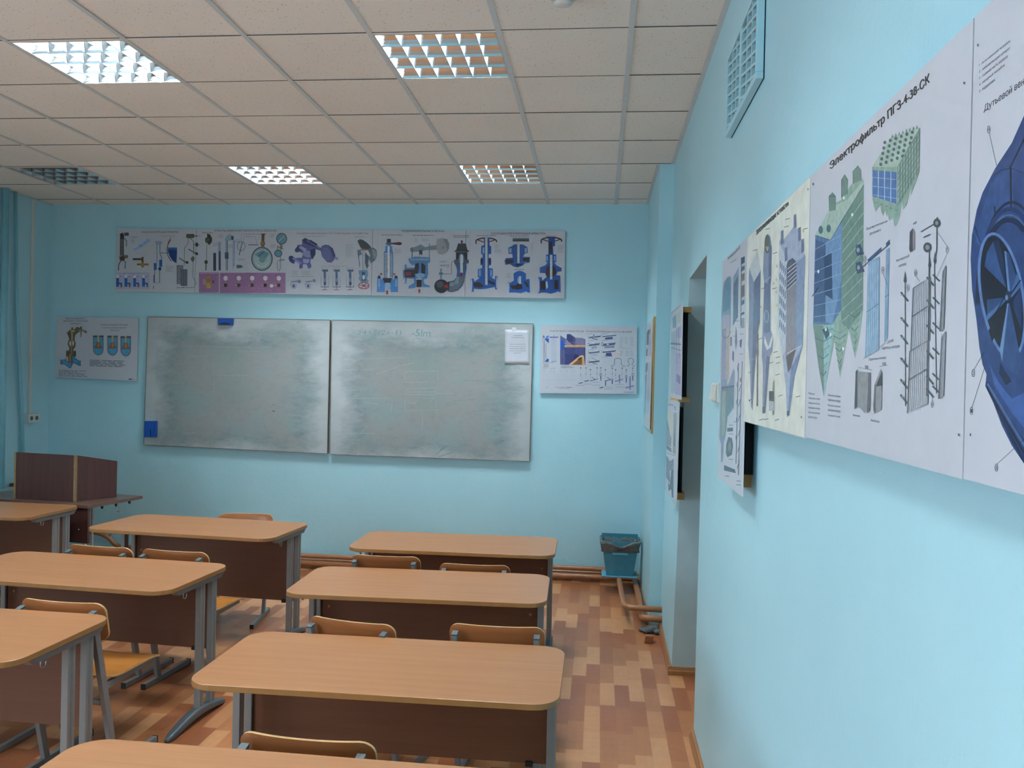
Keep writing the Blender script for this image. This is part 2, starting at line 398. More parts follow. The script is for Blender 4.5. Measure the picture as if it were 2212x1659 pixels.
# suspended ceiling: tiles as slabs on a T-bar grid, cells 0.6 m, origin at a grid crossing
G = 0.6
LIGHTS = {(0, 0): 1, (3, 0): 1, (-3, 0): 1, (0, 4): 1, (3, 4): 1, (-3, 4): 0, (0, -4): 1, (3, -4): 1, (-3, -4): 0, (0, -8): 1, (3, -8): 1, (-3, -8): 0}
bm = bmesh.new()
for i in range(-4, 6):
    for j in range(-12, 7):
        if (i, j) in LIGHTS: continue
        x0, x1 = max(i * G, XL), min((i + 1) * G, XN); y0, y1 = max(j * G, YR), min((j + 1) * G, 3.83)
        if x1 - x0 < .01 or y1 - y0 < .01: continue
        if x0 >= XF: continue
        dz = random.uniform(-.0012, .0012)
        box(bm, x0 + .003, x1 - .003, y0 + .003, y1 - .003, H + .002 + dz, H + .018)
struct('ceiling', bm, M['ceiling'])
bm = bmesh.new(); box(bm, XL - .2, 4.0, YR - .2, 4.05, H + .24, H + .35)
struct('ceiling_slab', bm, M['housing'])
bm = bmesh.new()
for i in range(-3, 6): box(bm, i * G - .0125, i * G + .0125, YR, 3.83, H - .003, H + .001)
for (x, y0, y1) in ((XL + .01, YR, 3.83), (XN - .012, YR, 2.40), (XF - .012, 2.40, 3.83)): box(bm, x - .012, x + .012, y0, y1, H - .004, H + .001)
struct('trim_1', bm, M['tbar'])
bm = bmesh.new()
for j in range(-11, 7):
    xe = XN if j * G < 2.41 else XF
    for i in range(-4, 6):
        x0, x1 = max(i * G + .0125, XL + .02), min((i + 1) * G - .0125, xe - .02)
        if x1 - x0 < .02: continue
        w = .011 if (i, j) in LIGHTS or (i, j - 1) in LIGHTS else .009
        box(bm, x0, x1, j * G - w, j * G + w, H - .0015, H + .001, 0)
        box(bm, x0, x1, j * G - w - .0035, j * G - w, H - .0008, H + .0015, 1)
struct('trim_2', bm, [M['ceiling'], M['gap']])

# ------------------------------------------------------------------ louvred ceiling lights
BLADE = {}
def louvre_light(loc, on, label):
    x, y = loc
    t = thing('louvred_ceiling_light', label, 'ceiling light', (x + .3, y + .3, H), 0, 'recessed louvred lights in the ceiling grid')
    w = .283; hz = .10
    bm = bmesh.new()
    box(bm, -w, w, -w, w, hz, hz + .004)
    for a, b, c, d in ((-w - .003, -w, -w, w), (w, w + .003, -w, w), (-w, w, -w - .003, -w), (-w, w, w, w + .003)): box(bm, a, b, c, d, 0, hz)
    new_obj('housing', bm, M['housing'], t)
    bm = bmesh.new()
    for a, b, c, d in ((-.288, -w, -.288, .288), (w, .288, -.288, .288), (-w, w, -.288, -w), (-w, w, w, .288)): box(bm, a, b, c, d, -.002, .003)
    new_obj('frame', bm, M['alu'], t)
    # long parabolic reflectors between the four tubes
    prof = [(.0015, 0.0), (.0045, .012), (.0115, .028), (.0205, .043), (.029, .055)]
    pitch = 2 * w / 4
    bm = bmesh.new()
    for j in range(5):
        yc = -w + j * pitch
        for sgn in (-1, 1):
            if (j == 0 and sgn < 0) or (j == 4 and sgn > 0): continue
            for (a, z0), (b, z1) in zip(prof, prof[1:]):
                vs = [bm.verts.new(p) for p in ((-w, yc + sgn * a, z0), (w, yc + sgn * a, z0), (w, yc + sgn * b, z1), (-w, yc + sgn * b, z1))]
                bm.faces.new(vs)
        lo = -prof[0][0] if j > 0 else 0; hi = prof[0][0] if j < 4 else 0
        bm.faces.new([bm.verts.new(p) for p in ((-w, yc + lo, 0), (-w, yc + hi, 0), (w, yc + hi, 0), (w, yc + lo, 0))])
    new_obj('reflector', bm, M['mirror'], t, recalc=False)
    xp = 2 * w / 6
    for r in range(4):
        ya, yb_ = -w + r * pitch + .002, -w + (r + 1) * pitch - .002
        for i in range(1, 6):
            bm = bmesh.new()
            xc = -w + i * xp
            bp = [(.0012, 0.001), (.003, .022), (.008, .052)]
            for (a, z0), (b, z1) in zip(bp, bp[1:]):
                i0, i1 = .025 * z0 / .055, .025 * z1 / .055
                hexa(bm, [(xc - a, ya + i0, z0), (xc + a, ya + i0, z0), (xc + a, yb_ - i0, z0), (xc - a, yb_ - i0, z0)],
                     [(xc - b, ya + i1, z1), (xc + b, ya + i1, z1), (xc + b, yb_ - i1, z1), (xc - b, yb_ - i1, z1)])
            if (r, i) not in BLADE: BLADE[(r, i)] = new_obj('cross_blade', bm, M['blade'], t)
            else:
                bm.free(); c = BLADE[(r, i)].copy(); COL.objects.link(c); c.parent = t
    for r in range(4):
        yc = -w + (r + .5) * pitch
        bm = bmesh.new(); tube(bm, [(-w + .01, yc, .078), (w - .01, yc, .078)], .0125, 8)
        new_obj('tube', bm, M['tube_on'] if on else M['tube_off'], t, smooth=True)
LL = {(-3, 4): 'unlit louvred ceiling light at far left, dark brown in its cells',
      (0, 4): 'lit louvred light, middle one of the three small far ceiling lights',
      (3, 4): 'louvred ceiling light nearest the far right corner of the room',
      (0, 0): 'brightest louvred ceiling light at upper left, glaring white in its cells',
      (3, 0): 'large louvred ceiling light at top centre, brown reflections between white blades'}
for (i, j), on in LIGHTS.items():
    lab = LL.get((i, j), 'lit louvred ceiling light outside the left edge, level with the two near lights' if j == 0 else 'louvred ceiling light behind the camera, %s column, row %s' % ({-3: 'left', 0: 'middle', 3: 'right'}[i], {0: 'of the near pair', -4: 'over the camera', -8: 'by the rear wall'}.get(j)))
    louvre_light((i * G, j * G), on, lab)
# added area lamps standing in for daylight at the two unseen windows
for a, b in WIN:
    L = bpy.data.lights.new('window_daylight', 'AREA'); L.shape = 'RECTANGLE'; L.size = 1.75; L.size_y = b - a - .1; L.energy = DAYLIGHT; L.color = (.72, .87, 1.0)
    o = bpy.data.objects.new('window_daylight', L); COL.objects.link(o)
    o.location = (XL - .14, (a + b) / 2, 1.8); o.rotation_euler = (0, -PI / 2, 0)

# ------------------------------------------------------------------ school desks
DW, DD = 1.31, 0.63
def round_rect(w, d, r, n=7):
    pts = []
    for cx, cy, a0 in ((w - r, r, -90), (w - r, d - r, 0), (r, d - r, 90), (r, r, 180)):
        for i in range(n + 1):
            a = math.radians(a0 + 90 * i / n); pts.append((cx + r * math.cos(a), cy + r * math.sin(a)))
    return pts
def make_desk(h, label, group):
    t = thing('school_desk', label, 'desk', (0, 0, 0), 0, group)
    bm = bmesh.new(); pts = round_rect(DW, DD, .095)
    lo = [bm.verts.new((x, y, h - .022)) for x, y in pts]; hi = [bm.verts.new((x, y, h)) for x, y in pts]
    bm.faces.new(lo[::-1]).material_index = 1; bm.faces.new(hi).material_index = 0
    for i in range(len(pts)):
        j = (i + 1) % len(pts); bm.faces.new((lo[i], lo[j], hi[j], hi[i])).material_index = 1
    new_obj('table_top', bm, [M['desk'], M['edge']], t, bevel=.002, segs=2)
    zb = h - .42
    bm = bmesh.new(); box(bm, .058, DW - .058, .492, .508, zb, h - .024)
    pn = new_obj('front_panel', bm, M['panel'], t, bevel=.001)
    for x in (.10, DW - .10):
        bm = bmesh.new(); lathe(bm, [(.0085, 0), (.0085, .002), (.006, .003)], 12)
        bmesh.ops.rotate(bm, verts=bm.verts[:], cent=(0, 0, 0), matrix=Matrix.Rotation(PI / 2, 3, 'X'))
        bmesh.ops.translate(bm, verts=bm.verts[:], vec=(x, .492, h - .19))
        new_obj('screw_cap', bm, M['edge'], pn)
    for x in (.22, DW - .13):
        bm = bmesh.new(); box(bm, x - .015, x + .015, .480, .494, zb - .010, zb + .010); new_obj('panel_clip', bm, M['black'], pn, bevel=.003)
    for sx, x in ((-1, .042), (1, DW - .042)):
        for yc in (.385, .50):
            bm = bmesh.new()
            a, b, n, g = .0145, .0225, .004, .005
            prof = [(-a, -b), (a, -b), (a, -b * .38), (a - g, -b * .3), (a - g, -b * .1), (a, 0), (a - g, b * .1), (a - g, b * .3), (a, b * .38), (a, b), (-a, b), (-a, b * .38), (-a + g, b * .3), (-a + g, b * .1), (-a, 0), (-a + g, -b * .1), (-a + g, -b * .3), (-a, -b * .38)]
            lo = [bm.verts.new((x + p, yc + q, .055)) for p, q in prof]; hi = [bm.verts.new((x + p, yc + q, h - .03)) for p, q in prof]
            bm.faces.new(lo[::-1]); bm.faces.new(hi)
            for i in range(len(prof)):
                j = (i + 1) % len(prof); bm.faces.new((lo[i], lo[j], hi[j], hi[i]))
            new_obj('leg', bm, M['steel'], t, bevel=.002)
        bm = bmesh.new()
        z1 = h - .0225
        for y0, y1, q0, q1 in ((.13, .16, .010, .034), (.16, .56, .034, .034), (.56, .59, .034, .010)):
            hexa(bm, [(x - .017, y0, z1 - q0), (x + .017, y0, z1 - q0), (x + .017, y1, z1 - q1), (x - .017, y1, z1 - q1)], [(x - .017, y0, z1), (x + .017, y0, z1), (x + .017, y1, z1), (x - .017, y1, z1)])
        br = new_obj('support_bracket', bm, M['steel'], t)
        bm = bmesh.new()
        xx = x + sx * .006
        tube(bm, [(xx, .215, z1 - .03), (xx, .213, z1 - .045)] + [(xx, .228 + .015 * math.cos(a), z1 - .05 + .015 * math.sin(a)) for a in [PI + PI * i / 8 for i in range(9)]] + [(xx, .243, z1 - .043)], .003, 6)
        new_obj('bag_hook', bm, M['chrome'], br, smooth=True)
        # arched cast foot
        bm = bmesh.new(); N = 14; rings = []
        for i in range(N + 1):
            s = i / N; y = .10 + .54 * s
            arch = math.sin(PI * s) ** 1.3
            zt = .030 + .042 * arch; zl = .0 + .034 * arch
            wd = .020 + .006 * arch
            if i in (0, N): wd *= .6; zt -= .010; zl += .003
            rings.append([bm.verts.new(p) for p in ((x - wd, y, zl), (x + wd, y, zl), (x + wd, y, zt - .008), (x + wd * .62, y, zt), (x - wd * .62, y, zt), (x - wd, y, zt - .008))])
        for a, b in zip(rings, rings[1:]):
            for j in range(6): bm.faces.new((a[j], a[(j + 1) % 6], b[(j + 1) % 6], b[j]))
        bm.faces.new(rings[0][::-1]); bm.faces.new(rings[-1])
        new_obj('foot', bm, M['foot'], t, smooth=True, bevel=.003)
    return t
GR = 'beech school desks of the right-hand row'; GM = 'beech school desks of the middle row'
dR = make_desk(.70, '', GR); dM = make_desk(.752, '', GM)
def put(first, flag, loc, rz, label, group=None):
    if not flag[0]:
        flag[0] = True; first.location = loc; first.rotation_euler = (0, 0, rz); first['label'] = label
        if group: first['group'] = group
        return first
    return dup(first, loc, rz, label, group)
fR, fM = [False], [False]
put(dR, fR, (1.471, -1.037, 0), .002, 'second right-row desk from the camera, whole top and dark front panel in view')
put(dR, fR, (1.352, .198, 0), .028, 'third right-row desk from the camera, two chair backs rising before its near edge')
put(dR, fR, (1.332, 1.338, 0), .016, 'far right-row desk, closest of its row to the board wall')
put(dM, fM, (1.465, -2.235, 0), -.02, 'nearest beech desk, only its rear top edge showing at the picture bottom', GR)
long_desk = put(dM, fM, (-.432, 1.353, 0), -.077, 'far middle-row desk below the whiteboard, with a chair beyond it')
put(dM, fM, (-.408, .014, 0), -.070, 'middle-row desk second from the whiteboard, grey arched foot showing at its right')
put(dM, fM, (-.437, -1.062, 0), -.028, 'nearest beech desk of the middle row, cut off by the left edge of the picture')
put(dM, fM, (-2.335, 1.665, 0), -.035, 'desk in front of the brown lectern, cut off by the left edge', 'beech school desks of the left row')

# its front panel hangs lower than on the other desks
for c_ in long_desk.children:
    if c_.name.startswith('front_panel'):
        f_ = 1.24; c_.scale = (1, 1, f_); c_.location = (0, 0, (1 - f_) * .728)

# ------------------------------------------------------------------ chairs
def make_chair(label, group):
    t = thing('school_chair', label, 'chair', (0, 0, 0), 0, group)
    r = .045; W2 = .203
    def back_y(x, z): return .020 + .030 * (abs(x) / W2) ** 2.2 - (z - .765) * .231
    nx, nz = 28, 6
    bm = bmesh.new(); fr, bk = [], []
    for i in range(nx + 1):
        x = W2 * math.sin((i / nx - .5) * PI)
        dx = max(0, abs(x) - (W2 - r)); drop = r - math.sqrt(max(0, r * r - dx * dx))
        cf, cb = [], []
        for j in range(nz + 1):
            z = (.622 + drop) + (.178 - 2 * drop) * j / nz
            y = back_y(x, z)
            cf.append(bm.verts.new((x, y + .006, z))); cb.append(bm.verts.new((x, y - .006, z)))
        fr.append(cf); bk.append(cb)
    for i in range(nx):
        for j in range(nz):
            for g, k in ((fr, 0), (bk, 1)):
                v = (g[i][j], g[i + 1][j], g[i + 1][j + 1], g[i][j + 1]); bm.faces.new(v if k else v[::-1]).material_index = 0
        for j in (0, nz): bm.faces.new((fr[i][j], fr[i + 1][j], bk[i + 1][j], bk[i][j])).material_index = 1
    for i in (0, nx):
        for j in range(nz): bm.faces.new((fr[i][j], fr[i][j + 1], bk[i][j + 1], bk[i][j])).material_index = 1
    b = new_obj('backrest', bm, [M['ply'], M['plyedge']], t, smooth=True, bevel=.003, segs=2)
    # seat shell
    bm = bmesh.new(); top, bot = [], []
    ny = 12
    for i in range(nx + 1):
        x = W2 * math.sin((i / nx - .5) * PI)
        dx = max(0, abs(x) - (W2 - r)); drop = r - math.sqrt(max(0, r * r - dx * dx))
        ct, cb = [], []
        for j in range(ny + 1):
            y = (.095 + drop) + (.395 - 2 * drop) * j / ny
            s = (y - .095) / .395
            z = .452 - .006 * math.cos(PI * x / W2 / 2) + (-.022 * max(0, (s - .72) / .28) ** 2) + .010 * max(0, (.25 - s) / .25) ** 2
            ct.append(bm.verts.new((x, y, z))); cb.append(bm.verts.new((x, y, z - .010)))
        top.append(ct); bot.append(cb)
    for i in range(nx):
        for j in range(ny):
            for g, k in ((top, 1), (bot, 0)):
                v = (g[i][j], g[i + 1][j], g[i + 1][j + 1], g[i][j + 1]); bm.faces.new(v if k else v[::-1]).material_index = 0
        for j in (0, ny): bm.faces.new((top[i][j], top[i + 1][j], bot[i + 1][j], bot[i][j])).material_index = 1
    for i in (0, nx):
        for j in range(ny): bm.faces.new((top[i][j], top[i][j + 1], bot[i][j + 1], bot[i][j])).material_index = 1
    new_obj('seat', bm, [M['seat'], M['plyedge']], t, smooth=True, bevel=.002, segs=2)
    for s in (-1, 1):
        x = s * .172
        bm = bmesh.new(); bar(bm, (x, .17, .028), (x, .0, .762), .024, .034); lg = new_obj('leg', bm, M['steel'], t, bevel=.003)
        bm = bmesh.new(); bar(bm, (x, .0005, .760), (x, -.0015, .768), .0255, .0355); new_obj('post_cap', bm, M['darkcap'], lg, bevel=.001)
        bm = bmesh.new(); box(bm, x - .0125, x + .0125, .03, .48, .002, .032); ft = new_obj('foot_bar', bm, M['steel'], t, bevel=.003)
        for y0, y1 in ((.0265, .0325), (.4775, .4835)):
            bm = bmesh.new(); box(bm, x - .0135, x + .0135, y0, y1, .0, .033); new_obj('end_cap', bm, M['black'], ft, bevel=.001)
        bm = bmesh.new(); bar(bm, (x, .078, .415), (x, .44, .428), .022, .03); new_obj('seat_rail', bm, M['steel'], t, bevel=.003)
    bm = bmesh.new(); tube(bm, [(-.165, .098, .340), (0, .098, .340), (.165, .098, .340)], .013, 10); new_obj('crossbar', bm, M['steel'], t, smooth=True)
    bm = bmesh.new(); tube(bm, [(-.165, .39, .424), (0, .39, .424), (.165, .39, .424)], .010, 10); new_obj('crossbar', bm, M['steel'], t, smooth=True)
    return t
ch = make_chair('', 'bent plywood school chairs'); fC = [False]
def chair(x, y, rz, label, cap=.71):
    o = put(ch, fC, (x, y, 0), math.radians(rz), label)
    o.scale = (1, 1, cap / .765); return o
chair(1.854, -.362, -12, 'turned plywood chair behind the second right-row desk, left one of the pair')
chair(2.484, -.335, 0, 'plywood chair behind the second right-row desk, right one of the pair', .712)
chair(1.69, .895, 0, 'plywood chair between the two far right-row desks, the left and taller looking one', .72)
chair(2.21, .89, 1, 'plywood chair between the two far right-row desks, only a sliver of backrest showing', .695)
chair(.10, .645, -6, 'left chair of the pair pushed to the far middle desk', .757)
chair(.56, .612, -5, 'right chair of the pair pushed to the far middle desk, orange seat visible', .757)
chair(.60, -.437, -4, 'chair in the left foreground with orange seat and slanted grey leg in view', .75)
chair(-.02, -.40, -3, 'chair at the left edge, only grey legs showing under the nearest middle desk', .74)
chair(2.085, -1.555, -3, 'chair closest to the camera, backrest rising behind the nearest desk edge', .725)
chair(.28, 2.30, 188, 'chair beyond the far middle desk, facing the camera below the whiteboard', .70)

# ------------------------------------------------------------------ teacher's table with lectern
TA = -.19
def tloc(u, v): return (-1.0 - u * math.cos(TA) - v * math.sin(TA) * 1.0, 2.31 - u * math.sin(TA) + v * math.cos(TA))
t = thing('teacher_table', 'dark brown table standing under the lectern in the far left corner', 'table', (-1.0, 2.31, 0), TA)
bm = bmesh.new(); box(bm, -1.2, 0, 0, .6, .715, .74); new_obj('table_top', bm, M['darktop'], t, bevel=.002)
bm = bmesh.new(); box(bm, -.42, -.02, .02, .045, .44, .715); pd = new_obj('end_panel', bm, M['dark'], t, bevel=.001)
bm = bmesh.new(); lathe(bm, [(.007, 0), (.007, .004), (.004, .007)], 10)
bmesh.ops.rotate(bm, verts=bm.verts[:], cent=(0, 0, 0), matrix=Matrix.Rotation(PI / 2, 3, 'X')); bmesh.ops.translate(bm, verts=bm.verts[:], vec=(-.10, .02, .545))
new_obj('screw_cap', bm, M['chrome'], pd)
bm = bmesh.new(); box(bm, -1.16, -.42, .05, .066, .36, .715); new_obj('front_panel', bm, M['dark'], t)
for x, y in ((-.08, .06), (-.46, .54), (-1.13, .06), (-1.13, .54)):
    bm = bmesh.new(); tube(bm, [(x, y, 0), (x, y, .715)], .0125, 12); new_obj('leg', bm, M['white'], t, smooth=True)
for y in (.15, .30, .45):
    bm = bmesh.new(); box(bm, -.012, .003, y - .006, y + .006, .695, .716); hk = new_obj('hook_plate', bm, M['black'], t)
    if y == .30:
        bm = bmesh.new(); tube(bm, [(-.004, y, .70), (-.002, y, .672)] + [(-.002 + .018 - .018 * math.cos(a), y, .668 - .018 * math.sin(a)) for a in [PI * i / 8 for i in range(9)]], .0032, 6); new_obj('wire_hook', bm, M['chrome'], hk, smooth=True)
t = thing('lectern', 'brown wood-grain tabletop lectern with pale worn corner edges, on the dark table', 'lectern', (-1.745, 2.51, .741))
def slab(a, b, th, z0, za, zb_, mat, name):
    """upright board between plan points a and b, with top heights za and zb_"""
    a, b = Vector(a + (0,)), Vector(b + (0,)); d = (b - a).normalized(); n = Vector((-d.y, d.x, 0)) * th
    bm = bmesh.new()
    hexa(bm, [a + Vector((0, 0, z0)), b + Vector((0, 0, z0)), b + n + Vector((0, 0, z0)), a + n + Vector((0, 0, z0))],
         [a + Vector((0, 0, za)), b + Vector((0, 0, zb_)), b + n + Vector((0, 0, zb_)), a + n + Vector((0, 0, za))])
    return new_obj(name, bm, mat, t, bevel=.001)
P0, P1, P2, P3 = (0, 0), (.532, -.049), (.701, .264), (-.02, .33)
slab(P0, P1, .018, 0, .37, .365, M['dark'], 'front_board')
slab((.545, -.035), P2, .018, 0, .365, .297, M['dark'], 'side_board')
slab(P3, (.0, .02), .018, 0, .30, .37, M['dark'], 'side_board')
bm = bmesh.new(); hexa(bm, [(.02, .02, .31), (.53, -.02, .305), (.66, .26, .22), (.0, .31, .22)], [(.02, .02, .325), (.53, -.02, .32), (.66, .26, .235), (.0, .31, .235)]); new_obj('reading_board', bm, M['dark'], t)
bm = bmesh.new(); box(bm, .528, .546, -.055, -.035, 0, .366); new_obj('corner_strip', bm, M['darkedge'], t)
bm = bmesh.new(); box(bm, -.012, .004, -.004, .014, 0, .371); new_obj('corner_strip', bm, M['darkedge'], t)

t = thing('side_table', 'low table with orange-brown edge and grey top behind the lectern at the left edge', 'table', (-2.37, 2.98, 0))
bm = bmesh.new(); box(bm, .012, .27, .02, .50, .66, .72); new_obj('table_body', bm, M['greyslab'], t)
bm = bmesh.new(); box(bm, .005, .30, .30, .55, .72, .75); new_obj('table_top', bm, M['panel'], t)
for x, y in ((.04, .06), (.04, .48), (.24, .06), (.24, .48)):
    bm = bmesh.new(); box(bm, x - .012, x + .012, y - .012, y + .012, 0, .66); new_obj('leg', bm, M['steel'], t)

# ------------------------------------------------------------------ pipes, cable duct, socket on the left wall
bm = bmesh.new(); tube(bm, [(-2.335, 3.13, 0), (-2.335, 3.13, H)], .028, 14); tag(new_obj('heating_pipe', bm, M['bluepipe'], smooth=True), 'thick sky-blue vertical pipe at the very left edge against the blue wall', 'pipe')
bm = bmesh.new(); tube(bm, [(-2.345, 3.44, .80), (-2.345, 3.40, 1.4), (-2.345, 3.31, 2.3), (-2.345, 3.265, H)], .016, 12); tag(new_obj('thin_pipe', bm, M['bluepipe'], smooth=True), 'thin sky-blue pipe leaning slightly, between the thick pipe and the white cable duct', 'pipe')
bm = bmesh.new(); box(bm, XL + .001, XL + .017, 3.535, 3.561, 1.37, H - .01); tag(new_obj('cable_duct', bm, M['white'], bevel=.002), 'narrow white vertical cable duct running from the ceiling to the socket on the left wall', 'cable duct')
t = thing('wall_socket', 'white double wall socket at the foot of the cable duct on the left wall', 'socket', (XL + .001, 3.555, 1.325))
bm = bmesh.new(); box(bm, 0, .05, -.075, .075, -.042, .042); new_obj('socket_box', bm, M['white'], t, bevel=.004)
for y in (-.036, .036):
    bm = bmesh.new(); lathe(bm, [(.021, 0), (.021, .0015), (.017, .0018), (.013, .0005)], 16)
    bmesh.ops.rotate(bm, verts=bm.verts[:], cent=(0, 0, 0), matrix=Matrix.Rotation(PI / 2, 3, 'Y')); bmesh.ops.translate(bm, verts=bm.verts[:], vec=(.050, y, 0))
    new_obj('outlet', bm, M['darkcap'], t)

# heating pipes low along the back wall, turning at the right-hand corner
def pipe_run(pts, r, name, lab, grp, mat='pipe', parts=()):
    bm = bmesh.new(); tube(bm, pts, r, 14); o = new_obj(name, bm, M[mat], smooth=True); return tag(o, lab, 'pipe', grp)
pa = [(-2.2, yb(-2.2) - .075, .25), (-1.95, yb(-1.9) - .075, .25)] + arc_pts((-1.86, 3.745, .25), (-1.72, 3.745, .24), (-1.66, 3.744, .17), 5) + arc_pts((-1.64, 3.744, .15), (-1.61, 3.744, .118), (-1.5, 3.744, .118), 4) + [(3.0, yb(3) - .078, .112)] + \
     arc_pts((3.04, yb(3) - .08, .112), (3.085, 3.71, .112), (3.088, 3.64, .114), 5) + [(3.096, 3.0, .13)] + arc_pts((3.106, 2.46, .14), (3.112, 2.375, .14), (3.19, 2.372, .14), 7) + [(3.42, 2.35, .14)]
pipe_run(pa, .0215, 'heating_pipe', 'upper brown heating pipe along the foot of the board wall, bending at both ends', 'brown heating pipes')
pb = [(-2.2, yb(-2.2) - .10, .055), (3.10, yb(3.1) - .10, .045)] + arc_pts((3.15, yb(3) - .10, .045), (3.235, 3.69, .05), (3.238, 3.62, .055), 5) + [(3.238, 3.0, .075)] + arc_pts((3.232, 2.38, .085), (3.231, 2.318, .085), (3.29, 2.312, .085), 7) + [(3.42, 2.30, .085)]
pipe_run(pb, .024, 'heating_pipe', 'lower brown heating pipe just above the floor under the whiteboards and waste bin', 'brown heating pipes')
bm = bmesh.new()
for k, (x, y, z, r) in enumerate(((3.27, 2.24, .02, .035), (3.31, 2.27, .025, .04), (3.34, 2.22, .018, .03), (3.24, 2.27, .015, .025))):
    q = bmesh.ops.create_icosphere(bm, subdivisions=2, radius=r)['verts']
    for v in q: v.co = Vector((v.co.x * 1.2, v.co.y, v.co.z * .6)) * (1 + .25 * math.sin(v.co.x * 90 + k) * math.cos(v.co.y * 80)) + Vector((x, y, z))
o = new_obj('plaster_rubble', bm, M['darkcap']); tag(o, 'small heap of dark plaster rubble under the pipe bend by the doorway', 'rubble'); o['kind'] = 'stuff'
bm = bmesh.new(); q = bmesh.ops.create_cube(bm, size=1)['verts']
for v in q: v.co = Vector((v.co.x * .055 + (.008 if v.co.z > 0 else 0), v.co.y * .05, v.co.z * .05 + .0255)) + Vector((3.262, 2.02, 0))
tag(new_obj('wood_block', bm, M['stone'], bevel=.004), 'small reddish-brown block lying on the floor in front of the pipe bend', 'block')

# ------------------------------------------------------------------ waste bin on the pipes
t = thing('waste_bin', 'tapered teal-blue metal waste bin with a grey bag rim, in the far right corner', 'waste bin', (3.095, 3.41, .140))
def frustum(bm, w0, d0, w1, d1, z0, z1, wall=.004, open_top=True):
    o0 = [(-w0, -d0, z0), (w0, -d0, z0), (w0, d0, z0), (-w0, d0, z0)]; o1 = [(-w1, -d1, z1), (w1, -d1, z1), (w1, d1, z1), (-w1, d1, z1)]
    i1 = [(x * (1 - wall / w1), y * (1 - wall / d1), z) for x, y, z in o1]; i0 = [(x * (1 - wall / w0), y * (1 - wall / d0), z + wall) for x, y, z in o0]
    A, B, C, D = [[bm.verts.new(p) for p in q] for q in (o0, o1, i1, i0)]
    bm.faces.new(A[::-1]); bm.faces.new(D)
    for P, Q in ((A, B), (B, C), (C, D)):
        for i in range(4): bm.faces.new((P[i], P[(i + 1) % 4], Q[(i + 1) % 4], Q[i]))
bm = bmesh.new(); box(bm, -.150, .150, -.11, .12, 0, .010); new_obj('base_board', bm, M['tray'], t, bevel=.003)
bm = bmesh.new(); frustum(bm, .112, .08, .155, .125, .010, .305); new_obj('bin_body', bm, M['bin'], t, bevel=.003)
bm = bmesh.new(); box(bm, -.155, .155, .118, .124, .25, .33); new_obj('back_flap', bm, M['bin'], t)
bm = bmesh.new(); box(bm, -.065, .065, -.124, -.106, .192, .212); new_obj('handle', bm, M['tray'], t, bevel=.003)
bm = bmesh.new(); NN = 48
def rimp(k, w, d):
    s = k / NN * 4; i = int(s) % 4; f = s - int(s)
    c = [(-w, -d), (w, -d), (w, d), (-w, d)]; a, b = c[i], c[(i + 1) % 4]
    return a[0] + (b[0] - a[0]) * f, a[1] + (b[1] - a[1]) * f, i, f
rows = []
for zi, (z, gr) in enumerate(((.215, .004), (.219, .009), (.25, .006), (.28, .010), (.303, .009), (.309, .002), (.303, -.006), (.27, -.010), (.22, -.014))):
    row = []
    for k in range(NN):
        sc = .148 + (z - .215) * .145 - .003
        x, y, i, f = rimp(k, sc + gr, sc * .80 + gr)
        wob = .005 * math.sin(k * 2.1 + zi * 1.3) + .003 * math.sin(k * 5.3 + zi * 2.0)
        dip = -.045 * math.exp(-((f - .52) / .22) ** 2) if (i == 0 and z > .26) else 0
        row.append(bm.verts.new((x + wob * (1 if i in (1, 3) else .2), y + wob * (1 if i in (0, 2) else .2), z + dip + wob * .4)))
    rows.append(row)
for a, b in zip(rows, rows[1:]):
    for k in range(NN): bm.faces.new((a[k], a[(k + 1) % NN], b[(k + 1) % NN], b[k]))
new_obj('bin_bag', bm, M['bagm'], t, smooth=True)

# ------------------------------------------------------------------ wall switch, ventilation grille, smoke detector
t = thing('light_switch', 'white three-gang light switch on the right wall beside the doorway', 'light switch', (XN - .001, -.13, 1.742))
bm = bmesh.new(); box(bm, -.012, 0, -.09, .09, -.042, .042); new_obj('switch_frame', bm, M['white'], t, bevel=.004)
for y in (-.056, 0, .056):
    bm = bmesh.new(); hexa(bm, [(-.0265, y - .023, -.032), (-.012, y - .023, -.034), (-.012, y + .023, -.034), (-.0265, y + .023, -.032)], [(-.018, y - .023, .034), (-.012, y - .023, .034), (-.012, y + .023, .034), (-.018, y + .023, .034)])
    new_obj('rocker', bm, M['white'], t, bevel=.002)
t = thing('ventilation_grille', 'sky-blue painted lattice ventilation grille high on the right wall at the ceiling', 'ventilation grille', (XN - .001, 0, 0))
GY0, GY1, GZ0, GZ1, GT = -1.05, -.375, 2.765, 3.085, .026
bm = bmesh.new(); box(bm, -.003, 0, GY0, GY1, GZ0, GZ1, 0); new_obj('duct_opening', bm, M['backing'], t)
bm = bmesh.new()
b = .022
for y0, y1, z0, z1 in ((GY0, GY1, GZ0, GZ0 + b), (GY0, GY1, GZ1 - b, GZ1), (GY0, GY0 + b, GZ0 + b, GZ1 - b), (GY1 - b, GY1, GZ0 + b, GZ1 - b), ((GY0 + GY1) / 2 - .016, (GY0 + GY1) / 2 + .016, GZ0 + b, GZ1 - b)):
    box(bm, -GT, -.001, y0, y1, z0, z1)
new_obj('grille_frame', bm, M['wall'], t, bevel=.002)
bm = bmesh.new()
